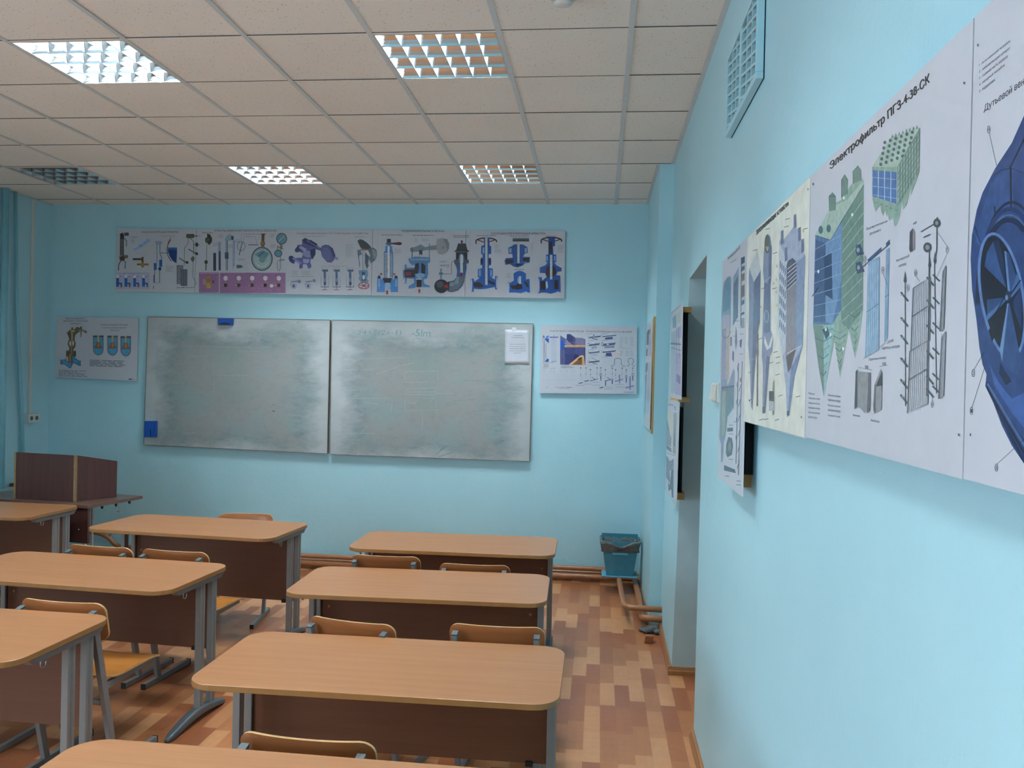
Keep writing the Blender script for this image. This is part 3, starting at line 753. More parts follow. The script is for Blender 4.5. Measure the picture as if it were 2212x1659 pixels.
for half in (0, 1):
    ya = GY0 + b if half == 0 else (GY0 + GY1) / 2 + .016; yb2 = (GY0 + GY1) / 2 - .016 if half == 0 else GY1 - b
    for i in range(1, 3): 
        yy = ya + (yb2 - ya) * i / 3; box(bm, -GT + .004, -.006, yy - .006, yy + .006, GZ0 + b, GZ1 - b)
    for j in range(-2, 9):
        z0 = GZ0 + b + (GZ1 - GZ0 - 2 * b) * j / 7; z1 = z0 + .06
        pa_, pb_ = Vector((-GT * .55, ya, z0)), Vector((-GT * .55, yb2, z1))
        lo, hi = GZ0 + b, GZ1 - b
        def cut(p, q, lim):
            f = (lim - p.z) / (q.z - p.z); return p + (q - p) * f
        if pb_.z <= lo or pa_.z >= hi: continue
        if pa_.z < lo: pa_ = cut(pa_, pb_, lo)
        if pb_.z > hi: pb_ = cut(pa_, pb_, hi)
        bar(bm, pa_, pb_, .016, .009, side=(1, 0, 0))
new_obj('lattice', bm, M['wall'], t)
t = thing('smoke_detector', 'round white smoke detector on the ceiling at the top edge of the picture', 'smoke detector', (2.71, -.36, H - .0012))
bm = bmesh.new(); lathe(bm, [(.062, 0), (.062, -.012), (.056, -.018)], 32); new_obj('mounting_base', bm, M['white'], t, smooth=False, bevel=.001)
bm = bmesh.new(); lathe(bm, [(.028, -.018), (.028, -.036)], 24); new_obj('sensor_gap', bm, M['black'], t)
bm = bmesh.new()
for k in range(6):
    a = 2 * PI * (k + .5) / 6; c, s = math.cos(a), math.sin(a); box(bm, .026 * c - .003, .026 * c + .003, .026 * s * 1.25 - .003, .026 * s * 1.25 + .003, -.037, -.017)
new_obj('ribs', bm, M['white'], t)
bm = bmesh.new(); lathe(bm, [(.038, -.036), (.036, -.043), (.020, -.049), (.004, -.050)], 32); new_obj('cap', bm, M['white'], t, smooth=True)

# ------------------------------------------------------------------ posters and boards
from mathutils.geometry import tessellate_polygon, interpolate_bezier
def homog(src):
    """projective map taking the quad src (tl, tr, br, bl) to the unit square"""
    (x0, y0), (x1, y1), (x2, y2), (x3, y3) = src
    dx1, dx2, dx3 = x1 - x2, x3 - x2, x0 - x1 + x2 - x3
    dy1, dy2, dy3 = y1 - y2, y3 - y2, y0 - y1 + y2 - y3
    den = dx1 * dy2 - dx2 * dy1
    g = (dx3 * dy2 - dx2 * dy3) / den; h = (dx1 * dy3 - dx3 * dy1) / den
    m = Matrix(((x1 - x0 + g * x1, x3 - x0 + h * x3, x0), (y1 - y0 + g * y1, y3 - y0 + h * y3, y0), (g, h, 1))).inverted()
    def f(x, y):
        v = m @ Vector((x, y, 1)); return v.x / v.z, v.y / v.z
    return f
INK = {}
def ink(h):
    if h not in INK: INK[h] = simple('printed_ink_' + h.strip('#'), h, 0.26, 0, 0.5, 0.16, 70)
    return INK[h]
TXT = {}
def text_mesh(s):
    """lettering as thin horizontal trapezoids (non-zero winding, so overlapping glyph contours fill solid)"""
    if s in TXT: return TXT[s]
    nb = 30 if len(s) < 30 and s[:4] in ('Элек', 'Дуть', 'ПГЗ-') else 18
    c = bpy.data.curves.new('lettering', 'FONT'); c.body = s
    o = bpy.data.objects.new('lettering', c); COL.objects.link(o); bpy.context.view_layer.update()
    cu = o.to_curve(bpy.context.evaluated_depsgraph_get())
    edges = []
    for sp in cu.splines:
        bp = sp.bezier_points; n = len(bp); P = []
        for i in range(n):
            a, b = bp[i], bp[(i + 1) % n]
            P += [(v.x, v.y) for v in interpolate_bezier(a.co, a.handle_right, b.handle_left, b.co, 4)[:-1]]
        edges += [(P[i], P[(i + 1) % len(P)]) for i in range(len(P))]
    o.to_curve_clear(); bpy.data.objects.remove(o); bpy.data.curves.remove(c)
    xs = [p[0] for e in edges for p in e]; ys = [p[1] for e in edges for p in e]
    x0, x1, y0, y1 = min(xs), max(xs), min(ys), max(ys)
    vs, fs = [], []
    for k in range(nb):
        ya, yb_ = y0 + (y1 - y0) * k / nb, y0 + (y1 - y0) * (k + 1) / nb; ym = (ya + yb_) / 2
        cr = []
        for (ax, ay), (bx, by) in edges:
            if (ay <= ym) != (by <= ym):
                f = lambda y: ax + (bx - ax) * (min(max(y, min(ay, by)), max(ay, by)) - ay) / (by - ay)
                cr.append((f(ym), f(ya), f(yb_), 1 if by > ay else -1))
        cr.sort(); w = 0
        for i, q in enumerate(cr):
            if w == 0: st = q
            w += q[3]
            if w == 0:
                b_ = len(vs)
                vs += [((x - x0) / (x1 - x0), (y1 - y) / (y1 - y0)) for x, y in ((st[1], ya), (q[1], ya), (q[2], yb_), (st[2], yb_))]
                fs.append((b_, b_ + 1, b_ + 2, b_ + 3))
    TXT[s] = (vs, fs); return TXT[s]
class Art:
    def __init__(s, quad, src, org=(0, 0), sc=1.0, seed=1):
        s.q = [Vector(p) for p in quad]; s.h = homog(src); s.org, s.sc = org, sc
        s.bm = bmesh.new(); s.mats = []; s.n = 0; s.rnd = random.Random(seed)
        s.nrm = (s.q[3] - s.q[0]).cross(s.q[1] - s.q[0]).normalized()
    def uv(s, x, y): return s.h(s.org[0] + x / s.sc, s.org[1] + y / s.sc)
    def pt(s, u, v):
        q = s.q; p = (q[0] * (1 - u) + q[1] * u) * (1 - v) + (q[3] * (1 - u) + q[2] * u) * v
        return p + s.nrm * (.00025 + s.n * 2.5e-6)
    def mi(s, col):
        if col not in s.mats: s.mats.append(col)
        return s.mats.index(col)
    def raw(s, uvs, faces, col):
        s.n += 1; k = s.mi(col)
        clampf = lambda a: min(.9985, max(.0015, a))
        vs = [s.bm.verts.new(s.pt(clampf(u), clampf(v))) for u, v in uvs]
        for f in faces:
            try:
                fa = s.bm.faces.new([vs[i] for i in f]); fa.material_index = k
            except ValueError: pass
    def P(s, pts, col):
        uvs = [s.uv(*p) for p in pts]
        if len(pts) <= 4 and len(pts) >= 3: fs = [tuple(range(len(pts)))] if len(pts) == 3 else tessellate_polygon([[Vector((u, v, 0)) for u, v in uvs]])
        else: fs = tessellate_polygon([[Vector((u, v, 0)) for u, v in uvs]])
        s.raw(uvs, [tuple(f) for f in fs], col)
    def R(s, x0, y0, x1, y1, col): s.P([(x0, y0), (x1, y0), (x1, y1), (x0, y1)], col)
    def L(s, pts, w, col, closed=False):
        if closed: pts = list(pts) + [pts[0]]
        vs, fs = [], []
        for i, p in enumerate(pts):
            a = pts[max(i - 1, 0)]; b = pts[min(i + 1, len(pts) - 1)]
            d = Vector((b[0] - a[0], b[1] - a[1])); d = d.normalized() if d.length > 1e-6 else Vector((1, 0)); n = Vector((-d.y, d.x)) * w / 2
            vs += [s.uv(p[0] + n.x, p[1] + n.y), s.uv(p[0] - n.x, p[1] - n.y)]
        for i in range(len(pts) - 1): fs.append((2 * i, 2 * i + 1, 2 * i + 3, 2 * i + 2))
        s.raw(vs, fs, col)
    def E(s, cx, cy, rx, ry, col, rot=0, n=20):
        c, q = math.cos(rot), math.sin(rot)
        s.raw([s.uv(cx + rx * math.cos(a) * c - ry * math.sin(a) * q, cy + rx * math.cos(a) * q + ry * math.sin(a) * c) for a in [2 * PI * i / n for i in range(n)]], [tuple(range(n))], col)
    def O(s, cx, cy, rx, ry, w, col, a0=0, a1=360, n=22, rot=0):
        c, q = math.cos(rot), math.sin(rot)
        pts = []
        for i in range(n + 1):
            a = math.radians(a0 + (a1 - a0) * i / n); x, y = rx * math.cos(a), ry * math.sin(a)
            pts.append((cx + x * c - y * q, cy + x * q + y * c))
        s.L(pts, w, col)
    def T(s, t, x0, y0, x1, y1, col):  s.T4(t, (x0, y0), (x1, y0), (x1, y1), (x0, y1), col)
    def T4(s, t, a, b, c, d, col):
        vs, fs = text_mesh(t); A, B, C, D_ = [Vector(p) for p in (a, b, c, d)]
        out = []
        for u, v in vs:
            p = (A * (1 - u) + B * u) * (1 - v) + (D_ * (1 - u) + C * u) * v; out.append(s.uv(p.x, p.y))
        s.raw(out, fs, col)
    def D(s, x0, y0, x1, n, dy, w, col, slope=0.0):
        """rows of tiny illegible caption print"""
        for i in range(n):
            x = x0; y = y0 + i * dy; end = x1 - (x1 - x0) * s.rnd.uniform(0, .35 if n > 1 else 0)
            while x < end:
                e = min(end, x + (x1 - x0) * s.rnd.uniform(.08, .28)); s.L([(x, y + (x - x0) * slope), (e, y + (e - x0) * slope)], w, col); x = e + (x1 - x0) * .03
    def done(s, parent, name='printed_picture'):
        me = bpy.data.meshes.new(name)
        s.bm.normal_update()
        for f in s.bm.faces:
            if f.normal.dot(s.nrm) < 0: f.normal_flip()
        s.bm.to_mesh(me); s.bm.free()
        for m in s.mats: me.materials.append(ink(m))
        o = bpy.data.objects.new(name, me); COL.objects.link(o); o.parent = parent; return o
def panel(name, quad, th, mats, parent=None):
    """flat board: front face on the quad (tl, tr, br, bl), th thick towards its back"""
    q = [Vector(p) for p in quad]; n = (q[3] - q[0]).cross(q[1] - q[0]).normalized()
    bm = bmesh.new(); f = [bm.verts.new(p) for p in q]; b = [bm.verts.new(p - n * th) for p in q]
    fa = bm.faces.new(f[::-1]); fa.material_index = 0; bm.faces.new(b).material_index = len(mats) - 1
    for i in range(4):
        j = (i + 1) % 4; bm.faces.new((f[i], f[j], b[j], b[i])).material_index = len(mats) - 1
    uv = bm.loops.layers.uv.new('UVMap'); key = {f[0]: (0, 1), f[1]: (1, 1), f[2]: (1, 0), f[3]: (0, 0)}
    for l in fa.loops: l[uv].uv = key[l.vert]
    return new_obj(name, bm, mats, parent, recalc=True), n
K, KG = '#2b2d38', '#70757f'
def screws(t, quad, n, inset=.012, mat='chrome'):
    pass

# ---- banner of five valve charts above the boards
BQ = [(-1.693, 3.793, 3.133), (2.557, 3.770, 3.121), (2.562, 3.770, 2.515), (-1.704, 3.793, 2.534)]
BSRC = [(255, 494), (1221, 499), (1219, 645), (250, 630)]
t = thing('wall_banner', 'long white banner of five valve and gauge charts above the whiteboards', 'poster', (0, 3.81, 2.8))
t.location = (0, 0, 0)
seams = [0, .1855, .3775, .5845, .7885, 1]
def lerpq(Q, a, b):
    q = [Vector(p) for p in Q]
    return [q[0].lerp(q[1], a), q[0].lerp(q[1], b), q[3].lerp(q[2], b), q[3].lerp(q[2], a)]
for i in range(5): panel('chart_panel', lerpq(BQ, seams[i] + (.0004 if i else 0), seams[i + 1] - (.0004 if i < 4 else 0)), .018, [M['paper'], M['foam']], t)
A = Art(BQ, BSRC, (220, 470), 4.2538, 3)
bl, db, sb, lb, br_, pk, rd = '#2f62a8', '#22386b', '#7c9cb8', '#a9c3d6', '#7a5a3c', '#9a6f9a', '#a02a32'
A.T('ВОДОУКАЗАТЕЛЬНЫЕ ПРИБОРЫ', 368, 126, 700, 146, K)
A.T('ПРИБОРЫ ИЗМЕРЕНИЯ ТЕМПЕРАТУРЫ И ДАВЛЕНИЯ', 1028, 114, 1598, 134, K)
A.T('ПРЕДОХРАНИТЕЛЬНЫЕ И РЕГУЛИРУЮЩИЕ УСТРОЙСТВА', 1780, 136, 2442, 158, K)
# water gauge
A.R(172, 195, 208, 352, '#4a4a50'); A.R(180, 200, 200, 348, '#6e6a66')
A.P([(172, 150), (200, 140), (212, 172), (206, 200), (174, 200)], '#33343c'); A.R(212, 140, 252, 168, '#4a4d58'); A.L([(208, 190), (232, 215), (230, 268)], 8, '#55606c')
A.P([(165, 360), (205, 352), (222, 375), (205, 400), (172, 395)], '#50443a'); A.R(208, 346, 244, 374, '#7a6450'); A.L([(205, 395), (222, 410), (218, 472)], 8, '#55585c'); A.L([(182, 395), (162, 430), (158, 488)], 8, '#3a3d44')
A.P([(288, 278), (400, 200), (440, 198), (455, 214), (345, 290), (302, 304)], '#9fb3da'); A.P([(288, 278), (400, 200), (410, 206), (300, 288)], '#c4d2ea'); A.L([(340, 252), (372, 262)], 5, '#7388b4')
A.L([(285, 326), (440, 326)], 2, '#b5b2ae'); A.R(288, 374, 384, 392, '#4c3b33'); A.R(368, 362, 386, 458, '#5c4632'); A.R(326, 422, 432, 440, '#8b6a2e'); A.E(376, 432, 18, 20, '#a5864a')
A.R(137, 504, 442, 655, '#b4b8d2')
for i, x in enumerate((137, 213, 292, 373)):
    A.R(x, 555, x + 26, 636, '#2b62b4'); A.R(x + 24, 600, x + 50, 612, '#203a70'); A.R(x + 2, 528, x + 24, 556, '#e2e2ea'); A.R(x + 40, 600, x + 54, 640, '#41507c'); A.L([(x + 26, 540), (x + 54, 545)], 3, K)
A.D(200, 512, 370, 1, 8, 3, KG)
# boiler drum and level tubes
A.L([(508, 240), (508, 410)], 9, '#7e94b0'); A.L([(535, 240), (535, 330), (552, 372), (548, 400)], 9, '#6b86a6'); A.R(498, 222, 552, 242, '#9fb0c2'); A.L([(498, 222), (552, 222), (552, 242), (498, 242)], 3, '#37476a', True)
A.R(478, 418, 506, 482, '#2f62a8'); A.R(528, 388, 556, 454, '#2f62a8'); A.E(534, 472, 14, 16, '#22386b'); A.L([(488, 482), (482, 600), (532, 600), (532, 486)], 6, '#454c5c'); A.R(476, 528, 488, 600, '#31589a'); A.L([(478, 630), (478, 655)], 6, K)
A.P([(607, 276), (692, 276), (686, 422), (655, 402), (625, 360), (608, 315)], '#253c7a'); A.P([(607, 276), (692, 276), (691, 300), (608, 296)], '#2f62a8')
A.O(740, 300, 140, 142, 7, '#3a3a44', 105 + 30, 222); A.L([(634, 184), (612, 222), (604, 262)], 7, '#b0505c'); A.L([(540, 326), (572, 326)], 5, K); A.L([(578, 326), (606, 326)], 5, K)
A.D(545, 172, 668, 1, 8, 3, KG); A.D(590, 448, 672, 6, 10, 2.5, KG); A.D(272, 178, 345, 2, 9, 3, KG); A.D(272, 205, 315, 4, 8, 2, KG)
# condensate assembly
A.E(810, 172, 38, 20, '#4a5048'); A.R(776, 152, 846, 190, '#5a6058'); A.L([(840, 172), (880, 170)], 8, '#444444'); A.L([(890, 170), (905, 170)], 3, K)
A.L([(795, 190), (790, 240), (758, 280), (756, 440)], 5, '#6c7472'); A.L([(812, 190), (842, 222), (842, 340)], 7, '#6c7472'); A.E(870, 250, 14, 20, '#4c5650'); A.L([(842, 250), (900, 252)], 4, '#50564f')
A.L([(794, 290), (880, 344)], 9, '#5a6461'); A.E(868, 332, 14, 12, '#414b4a'); A.P([(814, 376), (838, 350), (852, 376), (838, 412), (824, 404)], '#5d6965')
A.L([(838, 410), (832, 540), (852, 580), (866, 605), (840, 644), (700, 646)], 4, '#5a5f62'); A.L([(710, 372), (790, 425)], 9, '#5a5f5c'); A.E(780, 412, 16, 12, '#454a49')
A.R(690, 440, 744, 612, '#83868e'); A.L([(690, 440), (744, 440), (744, 612), (690, 612)], 4, K, True); A.R(724, 476, 784, 628, '#4e5262'); 
for i in range(6): A.L([(732 + i * 9, 482), (732 + i * 9, 622)], 3, '#8e94a2')
A.L([(694, 634), (694, 655)], 4, K); A.L([(740, 646), (750, 636)], 4, K)
# second chart: thermometers and gauges
A.D(920, 142, 1018, 1, 8, 4, K)
A.E(963, 205, 48, 56, '#c9cdd0'); A.P([(963, 150), (990, 155), (1010, 190), (1008, 225), (985, 255), (968, 240)], '#3a3f3e'); A.E(963, 208, 18, 26, '#55524c'); A.L([(963, 240), (957, 480)], 4, '#57635c'); A.E(955, 410, 16, 18, '#4a3f38'); A.L([(954, 430), (953, 486)], 11, '#59616a')
A.R(1020, 326, 1046, 490, '#3c4156'); A.R(1066, 226, 1090, 486, '#8fa2bc'); A.R(1070, 310, 1088, 486, '#46506e'); A.P([(1066, 236), (1078, 218), (1090, 236)], '#8fa2bc')
A.P([(1126, 200), (1142, 168), (1172, 152), (1204, 172), (1200, 208), (1160, 214), (1130, 216)], '#93a9b4'); A.R(1184, 172, 1206, 206, '#3f5164'); A.R(1132, 210, 1152, 488, '#8ca2b8'); A.R(1126, 320, 1160, 380, '#41576e'); A.R(1146, 214, 1152, 486, '#43586e')
A.P([(1200, 222), (1209, 202), (1217, 222), (1214, 440), (1200, 490), (1196, 440)], '#7e96bb'); A.L([(1207, 230), (1203, 480)], 3, '#c8d6e8')
A.O(1275, 264, 36, 42, 9, '#8a9fb6'); A.L([(1286, 226), (1256, 348)], 6, '#2f3440'); A.L([(1276, 218), (1276, 152), (1440, 152), (1440, 188)], 2.5, '#555a64'); A.L([(1296, 215), (1300, 176), (1404, 176), (1420, 240)], 2.5, '#555a64'); A.L([(1340, 252), (1432, 252)], 8, '#5f7287')
A.P([(1462, 150), (1490, 150), (1486, 215), (1494, 240), (1484, 268), (1458, 268), (1450, 240), (1460, 215)], '#6e5238'); A.L([(1450, 152), (1502, 152)], 6, '#7a3a30'); A.E(1470, 238, 15, 22, '#95744a')
A.E(1465, 380, 98, 110, '#2c3840'); A.E(1465, 380, 90, 102, '#8fa8b0'); A.E(1465, 380, 78, 88, '#a9c0c2'); A.P([(1395, 340), (1465, 300), (1530, 330), (1500, 380), (1440, 370)], '#6d92a2'); A.E(1467, 388, 28, 30, '#7f9aa4'); A.O(1465, 385, 62, 66, 5, '#d2dcda', 20, 160); A.L([(1432, 356), (1488, 312)], 6, '#2c4050')
A.D(1245, 382, 1330, 2, 9, 3, KG); A.P([(1232, 436), (1270, 436), (1296, 452), (1270, 466), (1232, 466)], '#55636e'); A.D(1290, 410, 1350, 8, 10, 2, '#9aa2ae')
A.E(1645, 196, 50, 53, '#31505c'); A.E(1645, 196, 43, 46, '#6b93a4'); A.L([(1618, 222), (1672, 166)], 5, '#b9d0d4'); A.R(1634, 248, 1646, 296, '#6c7266'); A.L([(1606, 296), (1612, 256)], 8, '#69705e'); A.L([(1640, 290), (1656, 256)], 8, '#69705e'); A.L([(1606, 272), (1660, 290)], 7, '#6e6852')
A.E(1614, 330, 36, 34, '#2c4450'); A.E(1614, 330, 29, 27, '#6290a4'); A.L([(1636, 356), (1636, 470), (1624, 488), (1606, 480), (1604, 410), (1618, 394), (1640, 390)], 6, '#6b7880'); A.L([(1630, 392), (1672, 388)], 9, '#5a6b7a')
for x, y in ((1068, 160), (1540, 152), (1545, 250), (1160, 250), (1222, 205), (1018, 235)): A.D(x, y, x + 50, 4, 9, 2.3, KG)
A.R(890, 506, 1072, 690, pk); A.R(1080, 508, 1680, 694, pk); A.R(905, 512, 1060, 516, '#c9a2c4')
A.E(972, 590, 14, 60, '#a07838'); A.R(958, 538, 994, 560, '#b08a48'); A.R(956, 600, 998, 652, '#c09850'); A.E(940, 592, 18, 30, '#b088a2'); A.E(1018, 590, 12, 14, '#703848'); A.R(990, 585, 1014, 595, '#a07838')
for i, x in enumerate((1133, 1254, 1376, 1496, 1619)):
    A.E(x, 558, 20, 22, '#e6e2e8'); A.R(x - 3, 580, x + 3, 606, '#c7a070'); A.E(x - 2, 622, 17, 17, '#40202a'); A.L([(x - 34, 622), (x - 14, 622)], 5, '#d2b070'); A.L([(x - 4, 640), (x - 4, 668)], 5, '#b08a66'); A.D(x - 35, 528, x + 22, 1, 8, 3, '#55385a')
A.E(1552, 628, 16, 16, '#e6e2e8'); A.L([(1568, 628), (1602, 624)], 5, '#d2b070'); A.D(1320, 514, 1440, 1, 8, 3, '#55385a')
# third chart: cutaway machine and lever valve
A.P([(1832, 205), (1860, 188), (1896, 210), (1960, 240), (1998, 285), (2010, 300), (1998, 305), (1950, 290), (1955, 340), (1930, 385), (1912, 380), (1905, 430), (1916, 460), (1890, 472), (1872, 430), (1840, 430), (1838, 460), (1822, 472), (1806, 430), (1800, 400), (1770, 400), (1760, 428), (1730, 415), (1712, 375), (1740, 350), (1768, 372), (1830, 370), (1840, 330), (1800, 312), (1782, 280), (1790, 252), (1832, 250)], '#5b6096')
A.P([(1840, 300), (1905, 310), (1955, 290), (1930, 350), (1890, 372), (1842, 352)], '#8d93c0'); A.P([(1832, 205), (1860, 188), (1960, 240), (1990, 290), (1930, 268), (1850, 236)], '#3a3d68'); A.P([(1840, 380), (1900, 385), (1895, 420), (1842, 420)], '#a4a9cf')
A.E(1800, 290, 24, 40, '#3e4272', .9); A.L([(1808, 270), (1868, 302)], 26, '#9fa5cc'); A.E(1736, 385, 24, 36, '#34376a', -.5); A.L([(1748, 372), (1822, 425)], 20, '#878dc0'); A.E(1822, 448, 16, 24, '#4d528a', .3); A.E(1898, 440, 18, 28, '#5d62a0', -.2); A.P([(1905, 300), (1955, 285), (1955, 335), (1925, 380), (1910, 350)], '#2d2f58')
A.L([(1870, 210), (2012, 296)], 20, '#474b7a'); A.L([(1900, 218), (1965, 258)], 30, '#2f3260'); A.L([(1880, 214), (2000, 286)], 4, '#a2a6cc')
A.P([(2002, 300), (2010, 265), (2040, 250), (2072, 252), (2115, 285), (2138, 350), (2128, 388), (2100, 416), (2060, 410), (2015, 360)], '#585c8e'); A.P([(2072, 252), (2115, 285), (2138, 350), (2128, 388), (2110, 340), (2090, 285)], '#3c3f70'); A.E(2055, 335, 40, 62, '#666a9c', -.3); A.L([(2130, 366), (2160, 384)], 22, '#8086b0')
A.D(1838, 174, 2040, 1, 8, 3, KG); A.D(1740, 492, 1800, 5, 9, 2, KG); A.D(1830, 492, 1920, 5, 9, 2, KG); A.D(1732, 544, 1940, 1, 8, 3, KG)
for x in (1755, 1888):
    A.L([(x - 26, 592), (x + 36, 586)], 12, '#7b86a8'); A.L([(x - 30, 612), (x + 22, 612), (x + 22, 640), (x - 20, 640)], 4, '#55608a', True); A.E(x + (50 if x < 1800 else 54), 588 if x < 1800 else 580, 15, 15, '#6f7c9c'); A.E(x, 630, 12, 14, '#4c5580'); A.L([(x - 20, 650), (x + 20, 650)], 4, '#6b76a0')
A.org = (720, 470)
for x in (-88, 20, 145):
    A.R(x - 30, 482, x + 32, 488, '#3c4a6a'); A.R(x - 20, 478, x + 30, 498, '#4c5a7a'); A.R(x - 8, 498, x + 10, 560, '#4d6c90'); A.R(x - 10, 560, x + 14, 624, '#8fa6c0'); A.R(x - 8, 592, x + 12, 622, '#4a3048')
    for yy in range(505, 592, 10): A.L([(x - 12, yy), (x + 14, yy + 5)], 3, '#2f4468')
    A.L([(x - 33, 538), (x - 33, 636)], 3, '#5f8fae'); A.L([(x + 35, 538), (x + 35, 636)], 3, '#5f8fae'); A.L([(x - 36, 638), (x + 38, 638)], 6, '#43506e'); A.L([(x, 626), (x, 660)], 5, '#4a5a80'); A.L([(x - 26, 664), (x + 24, 664)], 6, '#a0525c')
    A.D(x - 35, 465, x + 35, 1, 8, 3, KG)
A.D(-125, 447, 120, 1, 8, 3, KG); A.D(180, 180, 288, 1, 8, 3, KG); A.D(105, 252, 180, 12, 10, 2, KG)
A.P([(212, 215), (235, 200), (262, 206), (300, 232), (330, 262), (345, 285), (312, 300), (262, 296), (240, 275), (228, 250)], '#3f4c58'); A.P([(305, 290), (360, 278), (388, 300), (392, 350), (372, 398), (335, 420), (318, 380), (330, 345)], '#5f6e7a'); A.P([(345, 285), (385, 310), (388, 350), (365, 385), (352, 340)], '#8d9ba6')
A.P([(212, 300), (238, 296), (255, 340), (230, 350), (228, 380), (238, 430), (230, 470), (225, 400), (215, 340)], '#5a7188'); A.P([(282, 320), (320, 360), (310, 430), (318, 440), (298, 475), (282, 420)], '#4a5a70'); A.R(262, 292, 282, 500, '#b9c3ca'); A.L([(262, 292), (262, 500)], 3, '#43586e'); A.R(240, 290, 300, 304, '#9a7a5a')
for i in range(10): A.L([(244 + 4 * i, 520 - 10 * (i % 3)), (262 + 4 * i, 560)], 5, '#86a9c4' if i % 2 else '#49709a')
A.P([(222, 485), (305, 480), (312, 520), (300, 560), (318, 590), (275, 600), (240, 590), (222, 560), (232, 540), (225, 510)], '#6f94b4'); A.P([(250, 500), (285, 500), (280, 545), (292, 580), (250, 580), (258, 540)], '#2f4c70'); A.E(270, 550, 12, 22, '#dbe2e6')
A.O(271, 626, 48, 30, 8, '#a24a58'); A.L([(226, 620), (316, 632)], 6, '#a24a58'); A.L([(248, 600), (294, 652)], 6, '#a24a58'); A.L([(296, 602), (246, 650)], 6, '#a24a58'); A.E(271, 626, 12, 9, '#8a3c48')
# fourth chart
A.T('ПРЕДОХРАНИТЕЛЬНЫЕ КЛАПАНЫ', 620, 117, 1012, 138, K); A.L([(402, 108), (395, 360)], 1.6, '#9a9ca6')
A.D(434, 163, 625, 1, 8, 4, K); A.D(722, 165, 915, 1, 8, 4, K); A.D(1090, 168, 1245, 1, 8, 4, K); A.D(1098, 182, 1240, 1, 8, 4, K)
A.P([(456, 555), (456, 322), (470, 300), (470, 262), (486, 262), (486, 200), (505, 196), (520, 204), (520, 262), (532, 262), (532, 300), (540, 322), (540, 555)], '#4f87c2'); A.R(466, 330, 530, 556, '#c9d6e4')
for y in range(338, 556, 13): A.L([(468, y + 5), (528, y - 3)], 6, '#2c3a52')
A.R(488, 262, 508, 560, '#dfe4e8'); A.L([(488, 240), (488, 560)], 2.5, '#5f6a78'); A.R(484, 198, 520, 236, '#39424e'); A.R(474, 232, 528, 250, '#4a6a90'); A.P([(526, 234), (600, 226), (620, 232), (620, 250), (600, 256), (526, 246)], '#5a2a34')
A.P([(390, 686), (396, 545), (410, 532), (426, 545), (430, 575), (446, 556), (530, 556), (548, 575), (552, 545), (568, 532), (584, 545), (586, 686), (518, 686), (518, 660), (464, 660), (464, 686)], '#4a88cc'); A.P([(446, 556), (530, 556), (518, 600), (488, 612), (458, 600)], '#2a2228'); A.P([(464, 640), (468, 600), (510, 600), (518, 640), (512, 660), (466, 660)], '#9fc2e2'); A.R(402, 535, 422, 560, '#2c3038'); A.R(556, 535, 580, 560, '#2c3038'); A.R(404, 565, 420, 636, '#7fb0dc'); A.R(558, 565, 578, 636, '#7fb0dc')
def arrow(x, y, h, c, up=True):
    s_ = 1 if up else -1
    A.P([(x, y), (x + 14, y + 14 * s_), (x + 8, y + 14 * s_), (x + 8, y + h * s_), (x - 8, y + h * s_), (x - 8, y + 14 * s_), (x - 14, y + 14 * s_)], c)
arrow(486, 668, 38, rd); arrow(782, 655, 38, rd); arrow(1174, 208, 30, '#6e2424'); arrow(432, 530, 18, rd, False); arrow(552, 532, 18, rd, False)
A.D(555, 290, 625, 5, 9, 2, KG); A.D(738, 198, 775, 4, 9, 2, KG); A.D(805, 198, 872, 3, 9, 2, KG); A.D(968, 402, 1066, 2, 9, 3, KG)
A.P([(696, 282), (740, 272), (795, 248), (838, 275), (880, 262), (945, 255), (948, 298), (880, 300), (838, 302), (795, 312), (735, 318), (698, 314)], '#7c8a92'); A.P([(942, 200), (990, 190), (1040, 200), (1058, 240), (1056, 285), (1040, 318), (1000, 342), (955, 335), (940, 290)], '#9aa2a8'); A.P([(1000, 195), (1040, 200), (1058, 240), (1056, 285), (1040, 318), (1030, 260)], '#7d858c'); A.E(1000, 278, 10, 10, '#7a7e84')
A.L([(716, 275), (714, 440)], 8, '#4c5864'); A.L([(876, 240), (874, 400)], 8, '#6f7f86'); A.R(780, 300, 810, 345, '#3f4850'); A.R(782, 340, 800, 540, '#c4ccd2'); A.L([(782, 340), (782, 540)], 3, '#59646e')
A.P([(680, 380), (740, 360), (880, 366), (882, 410), (860, 425), (864, 520), (852, 560), (820, 570), (830, 610), (882, 630), (880, 640), (812, 640), (806, 600), (806, 560), (752, 560), (752, 600), (752, 640), (728, 650), (682, 654), (684, 628), (735, 600), (732, 565), (668, 560), (662, 605), (640, 610), (630, 520), (632, 440), (664, 430), (668, 462), (740, 462), (740, 440), (692, 420)], '#4d86bd')
A.P([(746, 425), (778, 418), (778, 470), (770, 520), (735, 550), (650, 552), (642, 480), (735, 478)], '#2b1f22'); A.P([(800, 415), (838, 440), (838, 520), (800, 520)], '#2b1f22'); A.R(656, 500, 705, 536, '#8a3038'); A.P([(738, 522), (790, 510), (836, 520), (826, 545), (790, 562), (752, 545)], '#86b2d6'); A.R(755, 572, 804, 640, '#2b1f22'); A.R(700, 378, 870, 395, '#8aa0b0')
A.E(640, 460, 7, 26, '#c4ccd6'); A.E(644, 580, 7, 26, '#c4ccd6')
A.P([(1140, 240), (1210, 240), (1226, 300), (1240, 306), (1240, 316), (1108, 316), (1108, 306), (1122, 300)], '#33373f'); A.P([(1120, 318), (1226, 318), (1224, 388), (1120, 388)], '#2a2d36')
